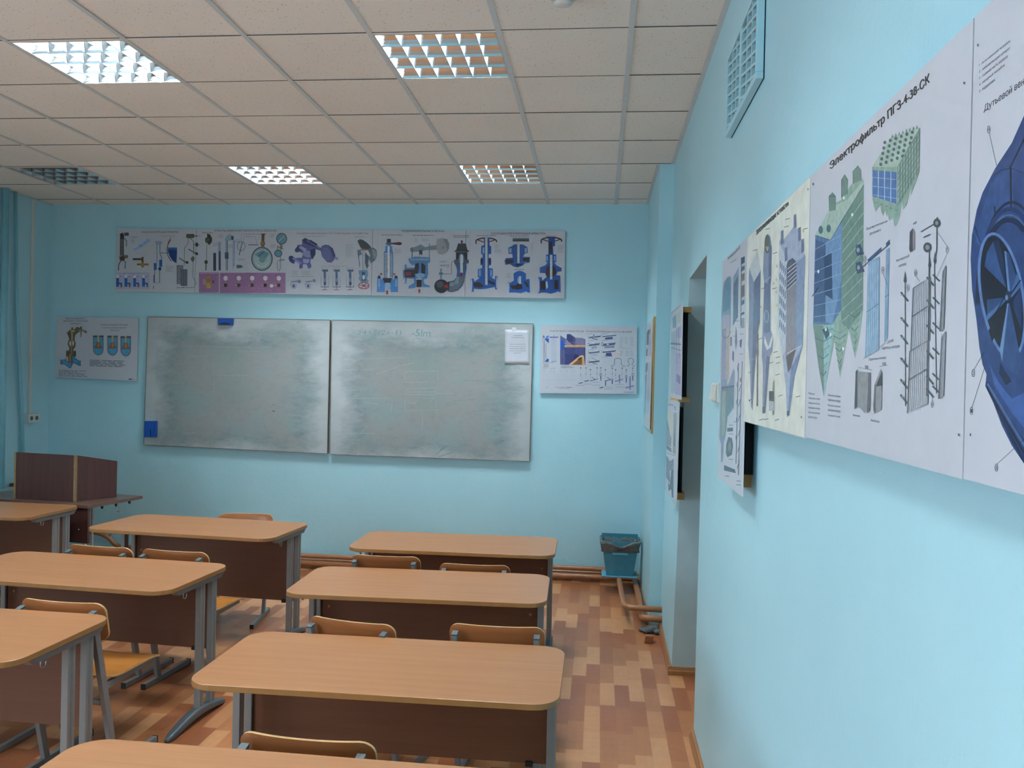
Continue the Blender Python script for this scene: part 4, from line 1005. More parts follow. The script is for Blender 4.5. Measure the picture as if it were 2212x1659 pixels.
A.P([(1104, 388), (1238, 388), (1238, 420), (1216, 424), (1218, 470), (1200, 560), (1196, 590), (1180, 630), (1140, 670), (1080, 688), (1040, 680), (1048, 590), (1100, 580), (1125, 550), (1132, 480), (1116, 440), (1104, 420)], '#4a5566'); A.P([(1120, 420), (1160, 500), (1180, 510), (1218, 420), (1212, 470), (1195, 545), (1170, 545), (1140, 540), (1126, 470)], '#2c5ea8'); A.P([(1128, 545), (1195, 545), (1185, 600), (1140, 655), (1070, 680), (1050, 640), (1060, 600), (1105, 590)], '#5a6a7c'); A.P([(1128, 545), (1150, 545), (1140, 600), (1090, 632), (1060, 632), (1060, 600), (1105, 590)], '#8397a6')
A.E(1172, 390, 32, 62, '#38506e'); A.E(1170, 385, 22, 52, '#7c92a8'); A.R(1158, 345, 1184, 540, '#c2ccd4'); A.L([(1158, 350), (1158, 540)], 3, '#4f5d70'); A.E(1170, 525, 14, 20, '#6a2028')
A.E(985, 632, 66, 64, '#24242c'); A.E(972, 615, 34, 32, '#4a4b54'); A.P([(1030, 590), (1062, 596), (1058, 664), (1026, 672)], '#3a2430'); A.R(1012, 618, 1048, 648, '#8a2c30')
A.L([(982, 570), (982, 470)], 18, '#7f95a8'); A.R(964, 505, 998, 525, '#5a7088'); A.L([(996, 518), (1080, 518), (1078, 430), (1084, 406), (1106, 404)], 5, '#566270'); A.L([(970, 442), (1050, 440)], 12, '#8d9aa4'); A.E(1044, 444, 18, 18, '#a8b0b6')
# fifth chart
A.L([(1256, 122), (1246, 360)], 1.6, '#9a9ca6')
A.T('ЗАПОРНАЯ И РЕГУЛИРУЮЩАЯ АРМАТУРА', 1440, 140, 1946, 162, K); A.D(1312, 168, 1490, 1, 8, 3.5, K); A.D(1615, 172, 1796, 1, 8, 3.5, K); A.D(1952, 175, 2048, 1, 8, 3.5, K)
def wheel(x, y): A.O(x, y, 96, 30, 11, '#4a2c2a', 165, 375); A.L([(x - 96, y), (x - 94, y + 25)], 10, '#3c2422'); A.L([(x - 80, y - 12), (x - 20, y + 8)], 9, '#6c3a32'); A.L([(x + 20, y + 8), (x + 80, y - 12)], 9, '#6c3a32')
wheel(1400, 220)
A.P([(1378, 190), (1402, 180), (1428, 190), (1430, 258), (1446, 265), (1446, 335), (1422, 340), (1422, 372), (1444, 376), (1446, 436), (1424, 444), (1424, 466), (1462, 470), (1462, 540), (1448, 552), (1480, 570), (1482, 536), (1506, 540), (1504, 660), (1484, 664), (1480, 640), (1400, 655), (1340, 660), (1284, 655), (1284, 682), (1262, 684), (1256, 564), (1284, 560), (1290, 590), (1340, 555), (1322, 550), (1322, 476), (1362, 466), (1362, 440), (1346, 436), (1348, 380), (1366, 372), (1366, 340), (1352, 335), (1354, 262), (1380, 256)], '#2a5aa6')
A.P([(1282, 600), (1340, 595), (1380, 630), (1350, 645), (1284, 638)], '#2a1e26'); A.P([(1420, 575), (1480, 600), (1480, 625), (1420, 600)], '#2a1e26'); A.R(1390, 185, 1412, 620, '#c3ccd6'); A.L([(1414, 190), (1414, 600)], 4, '#1f2e52'); A.L([(1388, 190), (1388, 600)], 3, '#39507a'); A.R(1366, 275, 1382, 330, '#8fb4e0'); A.R(1330, 480, 1350, 540, '#7da4d8'); A.R(1436, 480, 1454, 540, '#7da4d8'); A.E(1358, 400, 12, 30, '#1f2c4e'); A.E(1434, 400, 12, 30, '#1f2c4e'); A.E(1264, 622, 7, 60, '#b9c6da'); A.E(1498, 600, 7, 58, '#b9c6da')
A.D(1470, 250, 1520, 4, 10, 2, KG); A.D(1476, 294, 1545, 4, 9, 2, KG)
A.R(1645, 188, 1796, 222, '#484f56'); A.R(1645, 188, 1796, 200, '#7a838a'); A.R(1688, 222, 1708, 420, '#c2ccd4'); A.L([(1686, 222), (1686, 420)], 3, '#3f4f6a')
A.P([(1604, 280), (1640, 262), (1660, 246), (1686, 250), (1686, 420), (1708, 420), (1708, 248), (1740, 250), (1782, 275), (1785, 325), (1760, 330), (1740, 360), (1806, 364), (1800, 415), (1760, 418), (1740, 440), (1690, 460), (1650, 450), (1620, 430), (1576, 436), (1568, 400), (1580, 375), (1645, 370), (1640, 335), (1606, 335)], '#2a5292'); A.P([(1580, 388), (1650, 392), (1655, 420), (1585, 428)], '#2a1e26'); A.P([(1740, 372), (1798, 368), (1794, 408), (1742, 402)], '#2a1e26'); A.P([(1665, 425), (1735, 425), (1720, 440), (1680, 440)], '#2a1e26'); A.R(1612, 285, 1634, 325, '#8fa6c4'); A.R(1756, 282, 1776, 322, '#8fa6c4'); A.D(1812, 240, 1842, 7, 10, 2, KG); A.D(1658, 479, 1750, 1, 8, 4, K); A.D(1588, 516, 1630, 5, 9, 2, KG)
A.P([(1652, 515), (1680, 496), (1712, 490), (1745, 500), (1768, 518), (1766, 570), (1800, 565), (1804, 690), (1786, 690), (1770, 680), (1720, 695), (1670, 690), (1620, 690), (1606, 690), (1600, 590), (1622, 600), (1655, 580)], '#2a5aa6'); A.P([(1620, 625), (1670, 625), (1700, 600), (1735, 625), (1735, 655), (1690, 665), (1640, 655)], '#2a1e26'); A.P([(1740, 580), (1780, 600), (1795, 640), (1775, 640)], '#2a1e26'); A.R(1702, 540, 1722, 610, '#c3ccd6'); A.R(1690, 555, 1700, 600, '#8fb4e0'); A.E(1608, 640, 6, 56, '#b9c6da')
wheel(2003, 215)
A.P([(1976, 190), (2000, 184), (2036, 192), (2036, 262), (2018, 268), (2022, 340), (2048, 345), (2048, 410), (2030, 414), (2050, 440), (2098, 465), (2098, 495), (2060, 500), (2045, 530), (2086, 535), (2090, 690), (2064, 680), (2040, 690), (1998, 700), (1950, 690), (1910, 690), (1880, 700), (1880, 550), (1912, 548), (1920, 580), (1960, 545), (1945, 512), (1896, 510), (1896, 460), (1948, 440), (1970, 412), (1952, 410), (1954, 345), (1976, 340)], '#26509a'); A.P([(1955, 470), (1985, 432), (1985, 560), (1950, 530)], '#2a1e26'); A.P([(2012, 432), (2045, 470), (2050, 520), (2012, 545)], '#2a1e26'); A.R(1976, 225, 2010, 330, '#2c3140'); A.R(1900, 585, 1950, 665, '#2a1e26'); A.R(2030, 575, 2070, 660, '#2a1e26'); A.P([(1950, 590), (1965, 585), (1972, 640), (1955, 660)], '#b9cadf'); A.R(1990, 345, 2012, 570, '#c3ccd6'); A.L([(1988, 345), (1988, 560)], 3, '#1f2e52'); A.R(1956, 355, 1972, 400, '#7da4d8'); A.R(2028, 355, 2042, 400, '#7da4d8'); A.E(1886, 625, 7, 70, '#b9c6da')
A.D(2062, 258, 2118, 8, 9, 2, KG)
A.done(t)

# ---- small valve poster left of the boards
SQ = [(-2.292, 3.797, 2.289), (-1.471, 3.792, 2.286), (-1.478, 3.792, 1.689), (-2.300, 3.797, 1.707)]
t = thing('wall_poster', 'white poster of one tall brown valve and three blue capsules, left of the whiteboards', 'poster')
panel('poster_board', SQ, .014, [M['paper'], M['foam']], t)
A = Art(SQ, [(124, 684), (299, 687), (295, 823), (120, 815)], (90, 660), 8.732, 5)
for s_, x0, y0, x1, y1 in (('Вентиль высокого', 468, 228, 820, 262), ('давления с коническим', 418, 280, 868, 312), ('приводом', 545, 332, 735, 362), ('Схема открытия вентиля', 1118, 344, 1632, 388), ('с разгрузочной малой', 1148, 404, 1600, 440), ('тарелкой', 1280, 455, 1465, 488)): A.T(s_, x0, y0, x1, y1, '#1c2430')
A.P([(565, 415), (600, 412), (605, 450), (640, 440), (650, 410), (700, 405), (720, 430), (735, 395), (762, 395), (765, 455), (800, 460), (830, 470), (860, 515), (830, 520), (790, 490), (760, 490), (750, 600), (735, 600), (738, 490), (690, 510), (640, 560), (625, 640), (650, 720), (640, 780), (605, 830), (600, 860), (650, 850), (655, 965), (610, 965), (590, 1085), (510, 1085), (505, 965), (468, 965), (470, 850), (520, 850), (530, 800), (498, 740), (505, 680), (528, 640), (505, 560), (480, 520), (530, 470), (565, 450)], '#6a5c4c')
A.P([(548, 470), (590, 455), (640, 470), (630, 500), (560, 510)], '#b8aa6c'); A.R(568, 515, 590, 660, '#c8bc7c'); A.E(545, 715, 18, 50, '#cfd0c8'); A.E(600, 715, 16, 50, '#cfd0c8'); A.R(560, 660, 580, 940, '#a08a58'); A.L([(690, 470), (820, 480)], 18, '#ab9c60'); A.E(835, 500, 22, 26, '#98686c'); A.R(480, 870, 500, 950, '#4e463e'); A.R(625, 870, 645, 950, '#4e463e'); A.R(530, 930, 555, 1060, '#b0986a')
A.P([(360, 1022), (440, 1020), (500, 1050), (560, 1060), (575, 1040), (600, 1060), (600, 1090), (560, 1180), (530, 1178), (480, 1140), (430, 1110), (365, 1115)], '#68597a'); A.P([(368, 1035), (430, 1032), (490, 1065), (570, 1085), (556, 1165), (480, 1125), (430, 1095), (370, 1100)], '#4a9cc4')
A.P([(575, 950), (600, 930), (640, 990), (700, 1035), (745, 1040), (742, 1140), (690, 1130), (640, 1100), (600, 1080)], '#5c5272'); A.P([(585, 960), (598, 950), (640, 1010), (700, 1050), (738, 1052), (732, 1120), (680, 1110), (630, 1075), (598, 1060)], '#4a9cc4'); A.P([(362, 1070), (385, 1058), (412, 1068), (385, 1082)], '#1e2a3a'); A.P([(680, 1078), (710, 1068), (725, 1082), (700, 1092)], '#1e2a3a'); A.P([(435, 1000), (480, 985), (500, 1030), (455, 1030)], '#b09a6a')
for x, y in ((1070, 565), (1340, 568), (1592, 580)):
    def cap_(k, c):
        w_, t_, b_ = 100 - k, y + k * .8, y + 378 - k
        A.P([(x - w_, t_), (x + w_, t_), (x + w_, y + 260)] + [(x + w_ * math.cos(a), y + 260 + (b_ - y - 260) * math.sin(a)) for a in [PI * i / 12 for i in range(1, 12)]] + [(x - w_, y + 260)], c)
    cap_(0, '#75707e'); cap_(18, '#55a0c6'); A.P([(x - 104, y), (x + 104, y), (x + 92, y + 34), (x - 92, y + 34)], '#5c4a52')
    A.R(x - 16, y, x + 16, y + 140, '#c2b482'); A.P([(x - 40, y + 125), (x + 40, y + 125), (x + 45, y + 170), (x + 82, y + 232), (x - 78, y + 232), (x - 45, y + 170)], '#8e6448'); A.P([(x - 14, y + 140), (x + 20, y + 140), (x + 26, y + 220), (x - 10, y + 220)], '#ad8a5a'); A.L([(x - 80, y + 236), (x + 84, y + 236)], 8, '#6e4450'); A.T('абв'[(x > 1200) + (x > 1500)], x - 8, y + 390, x + 8, y + 406, '#3a4048')
A.D(908, 1030, 1745, 5, 26, 11, '#4a5458', .03); A.D(330, 1222, 865, 5, 26, 9, '#5c666a', .03); A.R(1650, 1380, 1705, 1398, '#28306e'); A.R(1708, 1382, 1745, 1396, '#b88aa4')
A.done(t)

# ---- superheater poster right of the boards
QQ = [(2.355, 3.771, 2.275), (3.213, 3.767, 2.275), (3.222, 3.767, 1.674), (2.360, 3.771, 1.662)]
t = thing('wall_poster', 'white poster of grey pipe supports with a dark blue square picture, right of the whiteboards', 'poster')
panel('poster_board', QQ, .018, [M['paper'], M['foam']], t)
A = Art(QQ, [(1168, 702), (1376, 705), (1375, 851), (1166, 849)], (1140, 680), 8.296, 6)
A.T4('ПАРОПЕРЕГРЕВАТЕЛИ, ТРУБОПРОВОДЫ КОТЕЛЬНОЙ', (408, 268), (1866, 284), (1856, 330), (398, 312), '#33353c')
A.P([(310, 440), (340, 385), (382, 372), (382, 508), (345, 480)], '#2a58b0'); A.P([(325, 425), (355, 392), (382, 380), (382, 430)], '#6f9ad8'); A.P([(310, 840), (345, 790), (380, 784), (380, 842)], '#2a58b0')
A.L([(272, 388), (285, 366), (296, 390)], 10, '#2c3452'); A.E(288, 400, 18, 10, '#39456e')
for pts in ([(270, 412), (262, 440), (285, 510), (285, 835)], [(290, 412), (298, 500), (298, 835)], [(304, 412), (312, 520), (300, 600), (318, 700), (318, 830)], [(350, 508), (330, 540), (330, 740), (345, 785)]): A.L(pts, 5, '#4b5688')
A.L([(282, 836), (330, 838)], 6, '#4b5688')
A.R(395, 392, 552, 412, '#6468a0'); A.R(425, 362, 516, 392, '#c7cede'); A.E(473, 378, 7, 10, K)
for i in range(11): A.L([(426 + i * 9, 412), (426 + i * 9, 838)], 3, '#9fb0d2')
A.L([(424, 836), (514, 836)], 12, '#7480a8'); A.D(272, 860, 470, 1, 10, 5, K); A.D(285, 884, 405, 6, 10, 4, KG); A.D(265, 952, 350, 1, 10, 6, KG); A.D(405, 957, 505, 1, 10, 5, KG)
A.P([(588, 368), (700, 440), (710, 345), (770, 345), (862, 410), (865, 425), (985, 415), (1042, 445), (1042, 900), (588, 892)], '#4d5284'); A.P([(588, 368), (700, 440), (660, 540), (588, 570)], '#5d6494'); A.P([(710, 345), (820, 400), (822, 545), (735, 480), (710, 440)], '#3b3f6e'); A.P([(862, 410), (985, 415), (1042, 470), (1042, 545), (865, 545)], '#7c7aa0'); A.P([(700, 440), (735, 480), (822, 545), (700, 545), (668, 520)], '#8488b2')
A.P([(588, 465), (625, 450), (655, 490), (665, 560), (640, 600), (588, 620)], '#2c5ab4'); A.R(668, 545, 1042, 580, '#d8a878'); A.R(668, 562, 1042, 572, '#a87c5c')
for i in range(10): A.L([(700 + i * 36, 480), (720 + i * 36, 545)], 6, '#a2788a')
A.R(668, 582, 1042, 720, '#454a80'); A.R(665, 590, 860, 892, '#3c4176')
for i in range(7): A.L([(600 + i * 14, 630), (600 + i * 14, 885)], 5, '#8d94bc' if i % 2 else '#23264e')
for i in range(14): A.L([(700 + i * 24, 600), (696 + i * 24, 700)], 3, '#6d74a4')
A.P([(740, 892), (960, 722), (1010, 724), (1036, 900)], '#e0b07c'); A.P([(800, 892), (955, 765), (985, 760), (980, 895)], '#7a5434'); A.P([(895, 800), (955, 760), (985, 760), (940, 805)], '#3c2a3a'); A.P([(820, 800), (862, 700), (930, 735), (850, 790)], '#2f2c50'); A.D(598, 912, 800, 2, 12, 5, KG); A.D(598, 938, 850, 2, 11, 5, KG)
def pipe_(x, y, dx=210, dy=-24, r=22, hole=True):
    A.P([(x, y - r), (x + dx, y + dy - r), (x + dx + 8, y + dy), (x + dx, y + dy + r), (x, y + r)], '#787f98'); A.P([(x, y - r), (x + dx, y + dy - r), (x + dx, y + dy - r * .2), (x, y - r * .2)], '#ccd3e0'); A.P([(x, y + r * .5), (x + dx, y + dy + r * .5), (x + dx, y + dy + r), (x, y + r)], '#3c4264')
    A.E(x, y, r * .6, r, '#4a5074'); A.E(x, y, r * .36, r * .66, '#dfe4ec')
pipe_(1100, 400); A.R(1180, 352, 1206, 420, '#8d93ac'); A.L([(1160, 425), (1262, 445)], 12, '#4a5072')
pipe_(1345, 385, 240, -25, 16); A.P([(1395, 410), (1525, 395), (1530, 435), (1395, 445)], '#4c5282'); A.P([(1340, 450), (1590, 430), (1590, 440), (1345, 465)], '#b4bccf')
pipe_(1100, 532, 190, -22, 28); A.P([(1150, 570), (1240, 555), (1250, 600), (1150, 610)], '#9aa2c0')
pipe_(1345, 525, 225, -24, 32); A.P([(1375, 560), (1555, 545), (1560, 590), (1380, 600)], '#8a92b4'); A.E(1440, 530, 22, 10, '#dcd8c4')
pipe_(1100, 675, 190, -22, 20); A.P([(1130, 700), (1255, 690), (1255, 740), (1135, 745)], '#b4bbcf')
pipe_(1345, 662, 230, -24, 20); A.P([(1405, 685), (1500, 675), (1520, 745), (1410, 742)], '#565c8a'); A.P([(1370, 730), (1410, 715), (1410, 742)], '#8890ac')
pipe_(1100, 838, 190, -20, 24); A.L([(1165, 785), (1250, 812)], 8, '#737998'); A.L([(1170, 868), (1252, 882)], 10, '#4a5072')
for x, y in ((1052, 340), (1325, 343), (1088, 462), (1328, 460), (1090, 630), (1090, 772), (1330, 758), (1080, 902)): A.D(x, y, x + 110, 1, 8, 5, KG)
for x, y, n in ((1660, 402, 6), (1740, 402, 8), (1835, 402, 10), (1650, 470, 8)): A.D(x, y, x + 65, n, 17, 4, '#8e98a2')
A.D(1650, 600, 1855, 1, 8, 4, KG); A.P([(1602, 645), (1648, 640), (1645, 735), (1600, 742)], '#e6c6b0')
for x in (1655, 1760, 1840): A.D(x, 645, x + 60, 7, 15, 4, '#8e98a2')
A.L([(1490, 916), (1535, 912), (1556, 895), (1562, 800), (1580, 782), (1660, 782), (1678, 800), (1682, 895), (1700, 914), (1748, 920)], 8, '#5c6478')
A.L([(1775, 914), (1815, 910), (1826, 885), (1800, 840), (1806, 795), (1850, 772), (1890, 795), (1898, 840), (1868, 885), (1880, 910), (1915, 918)], 8, '#5c6478')
for x0, x1 in ((280, 445), (460, 590), (595, 700), (705, 865)):
    for i in range(5): A.L([(x0 + (x1 - x0) * i / 5, 1045), (x0 + (x1 - x0) * i / 5, 1275)], 2, '#aab6c8')
A.L([(285, 1163), (890, 1165)], 2, '#96a2b4'); 
for x in (298, 425, 478, 605, 710, 840): A.O(x, 1018, 8, 14, 3, '#96a2b4'); A.L([(x, 965), (x, 1003)], 2.5, '#b0848c')
A.D(325, 1296, 375, 1, 8, 5, KG); A.D(490, 1298, 800, 1, 8, 5, KG); A.D(540, 1318, 745, 1, 8, 4, '#a84a58'); A.D(715, 1304, 800, 1, 8, 5, KG)
for x, y0, y1 in ((957, 940, 1190), (1052, 940, 1160), (1132, 970, 1150), (1250, 940, 1140), (1316, 940, 1040), (1400, 975, 1160), (1520, 945, 1140), (1580, 975, 1160), (1695, 945, 1140), (1768, 975, 1060), (1882, 945, 1040)):
    A.P([(x - 11, y0), (x + 11, y0), (x + 3, y0 + 26), (x - 3, y0 + 26)], '#4c5564'); A.L([(x, y0 + 20), (x, y1)], 3, '#7c8694'); A.E(x, (y0 + y1) / 2 + 10, 4, 14, '#3f4858')
for x, y in ((920, 1220), (1025, 1185)): pipe_(x, y, 70, -14, 16)
for x in (1120, 1390): A.L([(x, 1185), (x + 145, 1150)], 16, '#767ca6'); A.L([(x + 38, 1105), (x + 120, 1168)], 20, '#b9bfd2'); A.L([(x + 36, 1118), (x + 116, 1172)], 7, '#343a5c')
A.R(1394, 1190, 1410, 1270, '#4e5478'); A.R(1512, 1165, 1528, 1240, '#4e5478'); A.L([(1565, 1195), (1712, 1155)], 22, '#8a90be'); A.R(1634, 1072, 1656, 1230, '#a2a8cc'); A.R(1648, 1072, 1656, 1230, '#4e5482')
for x, y in ((1316, 1100), (1768, 1135), (1882, 1100)): A.E(x, y - 30, 18, 32, '#a9b0cc'); A.O(x, y - 30, 18, 30, 5, '#565c8c'); A.R(x - 6, y, x + 8, y + 70, '#3c4268'); A.E(x, y + 72, 14, 14, '#8c92b4')
A.L([(1755, 1310), (1900, 1272)], 26, '#8a90be'); A.R(1818, 1100, 1844, 1345, '#9ba1c8'); A.R(1836, 1100, 1844, 1345, '#4e5482'); pipe_(1295, 1305, 60, -14, 16)
for x, y in ((868, 1264), (1000, 1242), (1155, 1208), (1155, 1260), (1370, 1293), (1370, 1328), (1570, 1250), (1590, 1293)): A.D(x, y, x + 150, 1, 8, 5, KG)
A.T('Рубанов В.А.', 1740, 1378, 1912, 1402, K)
A.done(t)

# ---- the two marker boards
def rim(quad, parent, off=.0):
    q = [Vector(p) for p in quad]; n = (q[3] - q[0]).cross(q[1] - q[0]).normalized()
    bm = bmesh.new()
    for i in range(4):
        a, b = q[i], q[(i + 1) % 4]; d = (b - a).normalized(); o_ = n.cross(d)
        if o_.dot(sum(q, Vector()) / 4 - a) > 0: o_ = -o_
        hexa(bm, [a - n * .022 , b - n * .022, b - n * .022 + o_ * .005, a - n * .022 + o_ * .005], [a + n * .002, b + n * .002, b + n * .002 + o_ * .005, a + n * .002 + o_ * .005])
    return new_obj('rim', bm, M['woodtrim'], parent)
WL = [(-1.363, 3.782, 2.295), (.405, 3.772, 2.289), (.404, 3.772, 1.060), (-1.380, 3.782, 1.091)]
WR = [(.428, 3.772, 2.289), (2.285, 3.762, 2.281), (2.278, 3.762, 1.048), (.434, 3.772, 1.056)]
t = thing('whiteboard', 'left half of the grimy whiteboard, with a blue holder clipped at its top edge', 'whiteboard')
panel('writing_surface', WL, .022, [M['board'], M['foam']], t); rim(WL, t)
A = Art(WL, [(320, 685), (713, 692), (707, 980), (311, 960)], (300, 670), 4.88, 8)
for pts in ([(1030, 432), (1262, 432)], [(800, 682), (1140, 684)], [(700, 972), (790, 942)], [(640, 1108), (800, 1090)], [(430, 1302), (600, 1288)], [(1340, 582), (1378, 584)], [(500, 380), (1400, 392)], [(500, 486), (720, 480)], [(780, 560), (788, 860)], [(1560, 1100), (1700, 1110)], [(1640, 455), (1800, 452)]): A.L(pts, 2.2, '#b4bbb8')
for pts in ([(540, 205), (900, 212), (1060, 230)], [(1150, 255), (1420, 290)], [(1100, 300), (1180, 200)], [(1200, 320), (1300, 190)], [(1400, 235), (1480, 236)], [(690, 275), (760, 230), (830, 225)]): A.L(pts, 3, '#8ea4a8')
A.L([(1400, 1064), (1426, 1062)], 7, '#3c4448'); A.L([(1408, 996), (1420, 998)], 5, '#3c4448'); A.E(1670, 132, 6, 6, '#4aa4b4')
A.done(t, 'marker_traces')
t = thing('whiteboard', 'right half of the grimy whiteboard, with a paper note taped near its top corner', 'whiteboard')
panel('writing_surface', WR, .022, [M['board'], M['foam']], t); rim(WR, t)
A = Art(WR, [(717, 692), (1151, 700), (1143, 996), (713, 981)], (700, 670), 4.608, 9)
def scr(s_, a, b, c, d, col='#7fa0a6'): A.T4(s_, a, b, c, d, col)
scr('-24+5(2x-1)', (300, 205), (775, 195), (765, 262), (290, 262)); scr('-5lm', (880, 190), (1065, 195), (1055, 262), (870, 262))
scr('l - ?', (1400, 182), (1525, 178), (1515, 236), (1390, 238), '#8fabae'); scr('l\' = 2t', (1350, 320), (1530, 318), (1520, 362), (1340, 366), '#8fabae'); scr('cos² = ½', (1650, 545), (1950, 540), (1950, 590), (1645, 590), '#8fabae'); scr('- at', (1545, 385), (1635, 385), (1630, 425), (1540, 428), '#8fabae')
A.L([(380, 292), (690, 286), (800, 298)], 3, '#7898a0'); A.L([(1010, 270), (1130, 268)], 3, '#7898a0'); A.L([(870, 292), (960, 278)], 3, '#7898a0')
for pts in ([(805, 615), (1130, 606), (1130, 700)], [(805, 615), (805, 722), (1030, 718)], [(800, 842), (1110, 845), (1120, 770)], [(815, 818), (1110, 816)], [(805, 790), (1100, 776)], [(805, 1003), (805, 905)], [(805, 1003), (1115, 995), (1115, 880), (980, 884)], [(320, 490), (800, 472)], [(200, 605), (340, 590)], [(390, 592), (500, 592)], [(520, 640), (750, 560), (900, 525)], [(540, 935), (380, 920)], [(200, 880), (640, 882)], [(665, 1040), (680, 900)], [(345, 1250), (432, 1168)], [(250, 1225), (520, 1232)], [(980, 1010), (980, 1200)], [(1120, 1035), (1135, 985)], [(1115, 830), (1300, 832)], [(1060, 905), (1085, 885)]): A.L(pts, 2.4, '#bcc2bf')
A.O(880, 890, 48, 42, 2.4, '#bcc2bf', 20, 160)
for pts in ([(1380, 700), (1620, 712), (1800, 740)], [(1480, 1010), (1760, 985)], [(1300, 905), (1500, 890)], [(1860, 765), (2000, 772)], [(1640, 815), (1800, 800), (1828, 790)]): A.L(pts, 4, '#7d97a2')
for pts in ([(1120, 1440), (1200, 1350)], [(1140, 1460), (1280, 1418)], [(1160, 1400), (1230, 1352)]): A.L(pts, 4, '#6c8084')
A.done(t, 'marker_traces')
def on(Q, src, org, sc, x, y, off):
    h = homog(src); u, v = h(org[0] + x / sc, org[1] + y / sc); q = [Vector(p) for p in Q]
    n = (q[3] - q[0]).cross(q[1] - q[0]).normalized()
    return (q[0] * (1 - u) + q[1] * u) * (1 - v) + (q[3] * (1 - u) + q[2] * u) * v + n * off
# paper note with curled corner and tape
srcR = [(717, 692), (1151, 700), (1143, 996), (713, 981)]
NP = lambda x, y, o_: on(WR, srcR, (1060, 690), 13.825, x, y, o_)
t = thing('paper_note', 'small white printed paper note taped to the upper right of the whiteboard', 'paper note')
bm = bmesh.new(); G_ = {}
for i in range(9):
    for j in range(11):
        u, v = i / 8, j / 10
        x = 425 + 725 * u + 8 * math.sin(v * 3) - 12 * (1 - u) * v; y = 305 + 1025 * v + 10 * u * (1 - v) + (12 * u * v if v > .9 else 0)
        lift = .0027 + .008 * max(0, v - .75) / .25 * (.4 + .6 * abs(u - .5)) + .003 * math.sin(u * 7) * v
        G_[i, j] = bm.verts.new(NP(x, y, lift))
for i in range(8):
    for j in range(10): bm.faces.new((G_[i, j], G_[i, j + 1], G_[i + 1, j + 1], G_[i + 1, j]))
so = new_obj('sheet', bm, M['paper'], t, smooth=True); so.modifiers.new('thickness', 'SOLIDIFY').thickness = .0006
NQ = [NP(437, 315, .0045), NP(1150, 325, .0045), NP(1140, 1080, .0052), NP(425, 1060, .0052)]
A = Art(NQ, [(437, 315), (1150, 325), (1140, 1080), (425, 1060)], (0, 0), 1, 4)
for s_, x0, x1, y in (('Уважаемые', 675, 950, 480), ('преподаватели!', 620, 1000, 545), ('Для использования', 570, 1040, 745), ('нашей доски просим', 560, 1045, 815), ('применять только', 570, 1035, 880), ('специальный маркер', 545, 1055, 945), ('маркер!!!', 680, 905, 1008)): A.T(s_, x0, y - 16, x1, y + 18, '#5d6675')
A.done(t, 'printed_text')
bm = bmesh.new(); v = [bm.verts.new(NP(*p)) for p in ((640, 240, .0035), (760, 245, .0035), (770, 320, .0065), (625, 375, .0065))]; bm.faces.new(v[::-1]); so = new_obj('tape', bm, M['foam'], t); so.modifiers.new('thickness', 'SOLIDIFY').thickness = .0004
# blue plastic holders
srcL = [(320, 685), (713, 692), (707, 980), (311, 960)]
HP = lambda x, y, o_: on(WL, srcL, (300, 670), 4.88, x, y, o_)
t = thing('magnetic_holder', 'blue plastic holder with an arched slot at the top edge of the whiteboard', 'holder')
bm = bmesh.new(); hexa(bm, [HP(832, 158, .003), HP(992, 160, .003), HP(995, 90, .003), HP(833, 88, .003)], [HP(836, 156, .022), HP(990, 158, .030), HP(993, 92, .034), HP(836, 90, .028)]); new_obj('holder_body', bm, M['bluepl'], t, bevel=.003)
bm = bmesh.new(); pts = [HP(912 + 56 * math.cos(a), 157 - 24 * math.sin(a), .0315) for a in [PI * i / 12 for i in range(13)]]; bm.faces.new([bm.verts.new(p) for p in pts]); so = new_obj('slot', bm, simple('dark_blue_slot', '#07244f', .5), t); so.modifiers.new('thickness', 'SOLIDIFY').thickness = .001
t = thing('magnetic_holder', 'blue split plastic holder at the lower left corner of the whiteboard', 'holder')
for x0, x1, dx in ((70, 127, 4), (137, 196, -4)):
    bm = bmesh.new(); hexa(bm, [HP(x0 - 4, 1338, .003), HP(x1 - 2, 1338, .003), HP(x1, 1165, .003), HP(x0, 1165, .003)], [HP(x0 - 4, 1336, .018), HP(x1 - 2, 1336, .030 if dx < 0 else .018), HP(x1, 1168, .024), HP(x0, 1168, .020)]); new_obj('holder_half', bm, M['bluepl'], t, bevel=.002)
bm = bmesh.new(); hexa(bm, [HP(122, 1250, .003), HP(140, 1250, .003), HP(138, 1168, .003), HP(122, 1168, .003)], [HP(122, 1250, .020), HP(140, 1250, .020), HP(138, 1168, .022), HP(122, 1168, .022)]); new_obj('holder_bridge', bm, M['bluepl'], t)

# ---- posters on the right wall, seen at a steep angle
XP = XN - .050
def sheet(name, label, x, ya, yb_, z0, z1, th=.005, group=None, slant=(0, 0)):
    """board facing the room: ya = far edge, yb_ = near edge"""
    q = [(x, ya, z1), (x, yb_, z1), (x + slant[1], yb_, z0), (x + slant[0], ya, z0)]
    t = thing(name, label, 'poster', group=group); panel('poster_board', q, th, [M['paper'], M['foam']], t); return t, q
def batten(t, x0, x1, ya, yb_, za, zb_, mat='batten', name='batten'):
    bm = bmesh.new(); box(bm, x0, x1, min(ya, yb_), max(ya, yb_), za, zb_); return new_obj(name, bm, M[mat], t)
# fan poster (nearest)
t, q = sheet('wall_poster', 'large poster of a dark blue fan casing at the right edge of the picture', XP, -2.735, -3.56, 1.668, 2.245)
batten(t, XP + .005, XN, -2.80, -2.84, 1.70, 2.2); batten(t, XP + .005, XN, -3.50, -3.54, 1.70, 2.2)
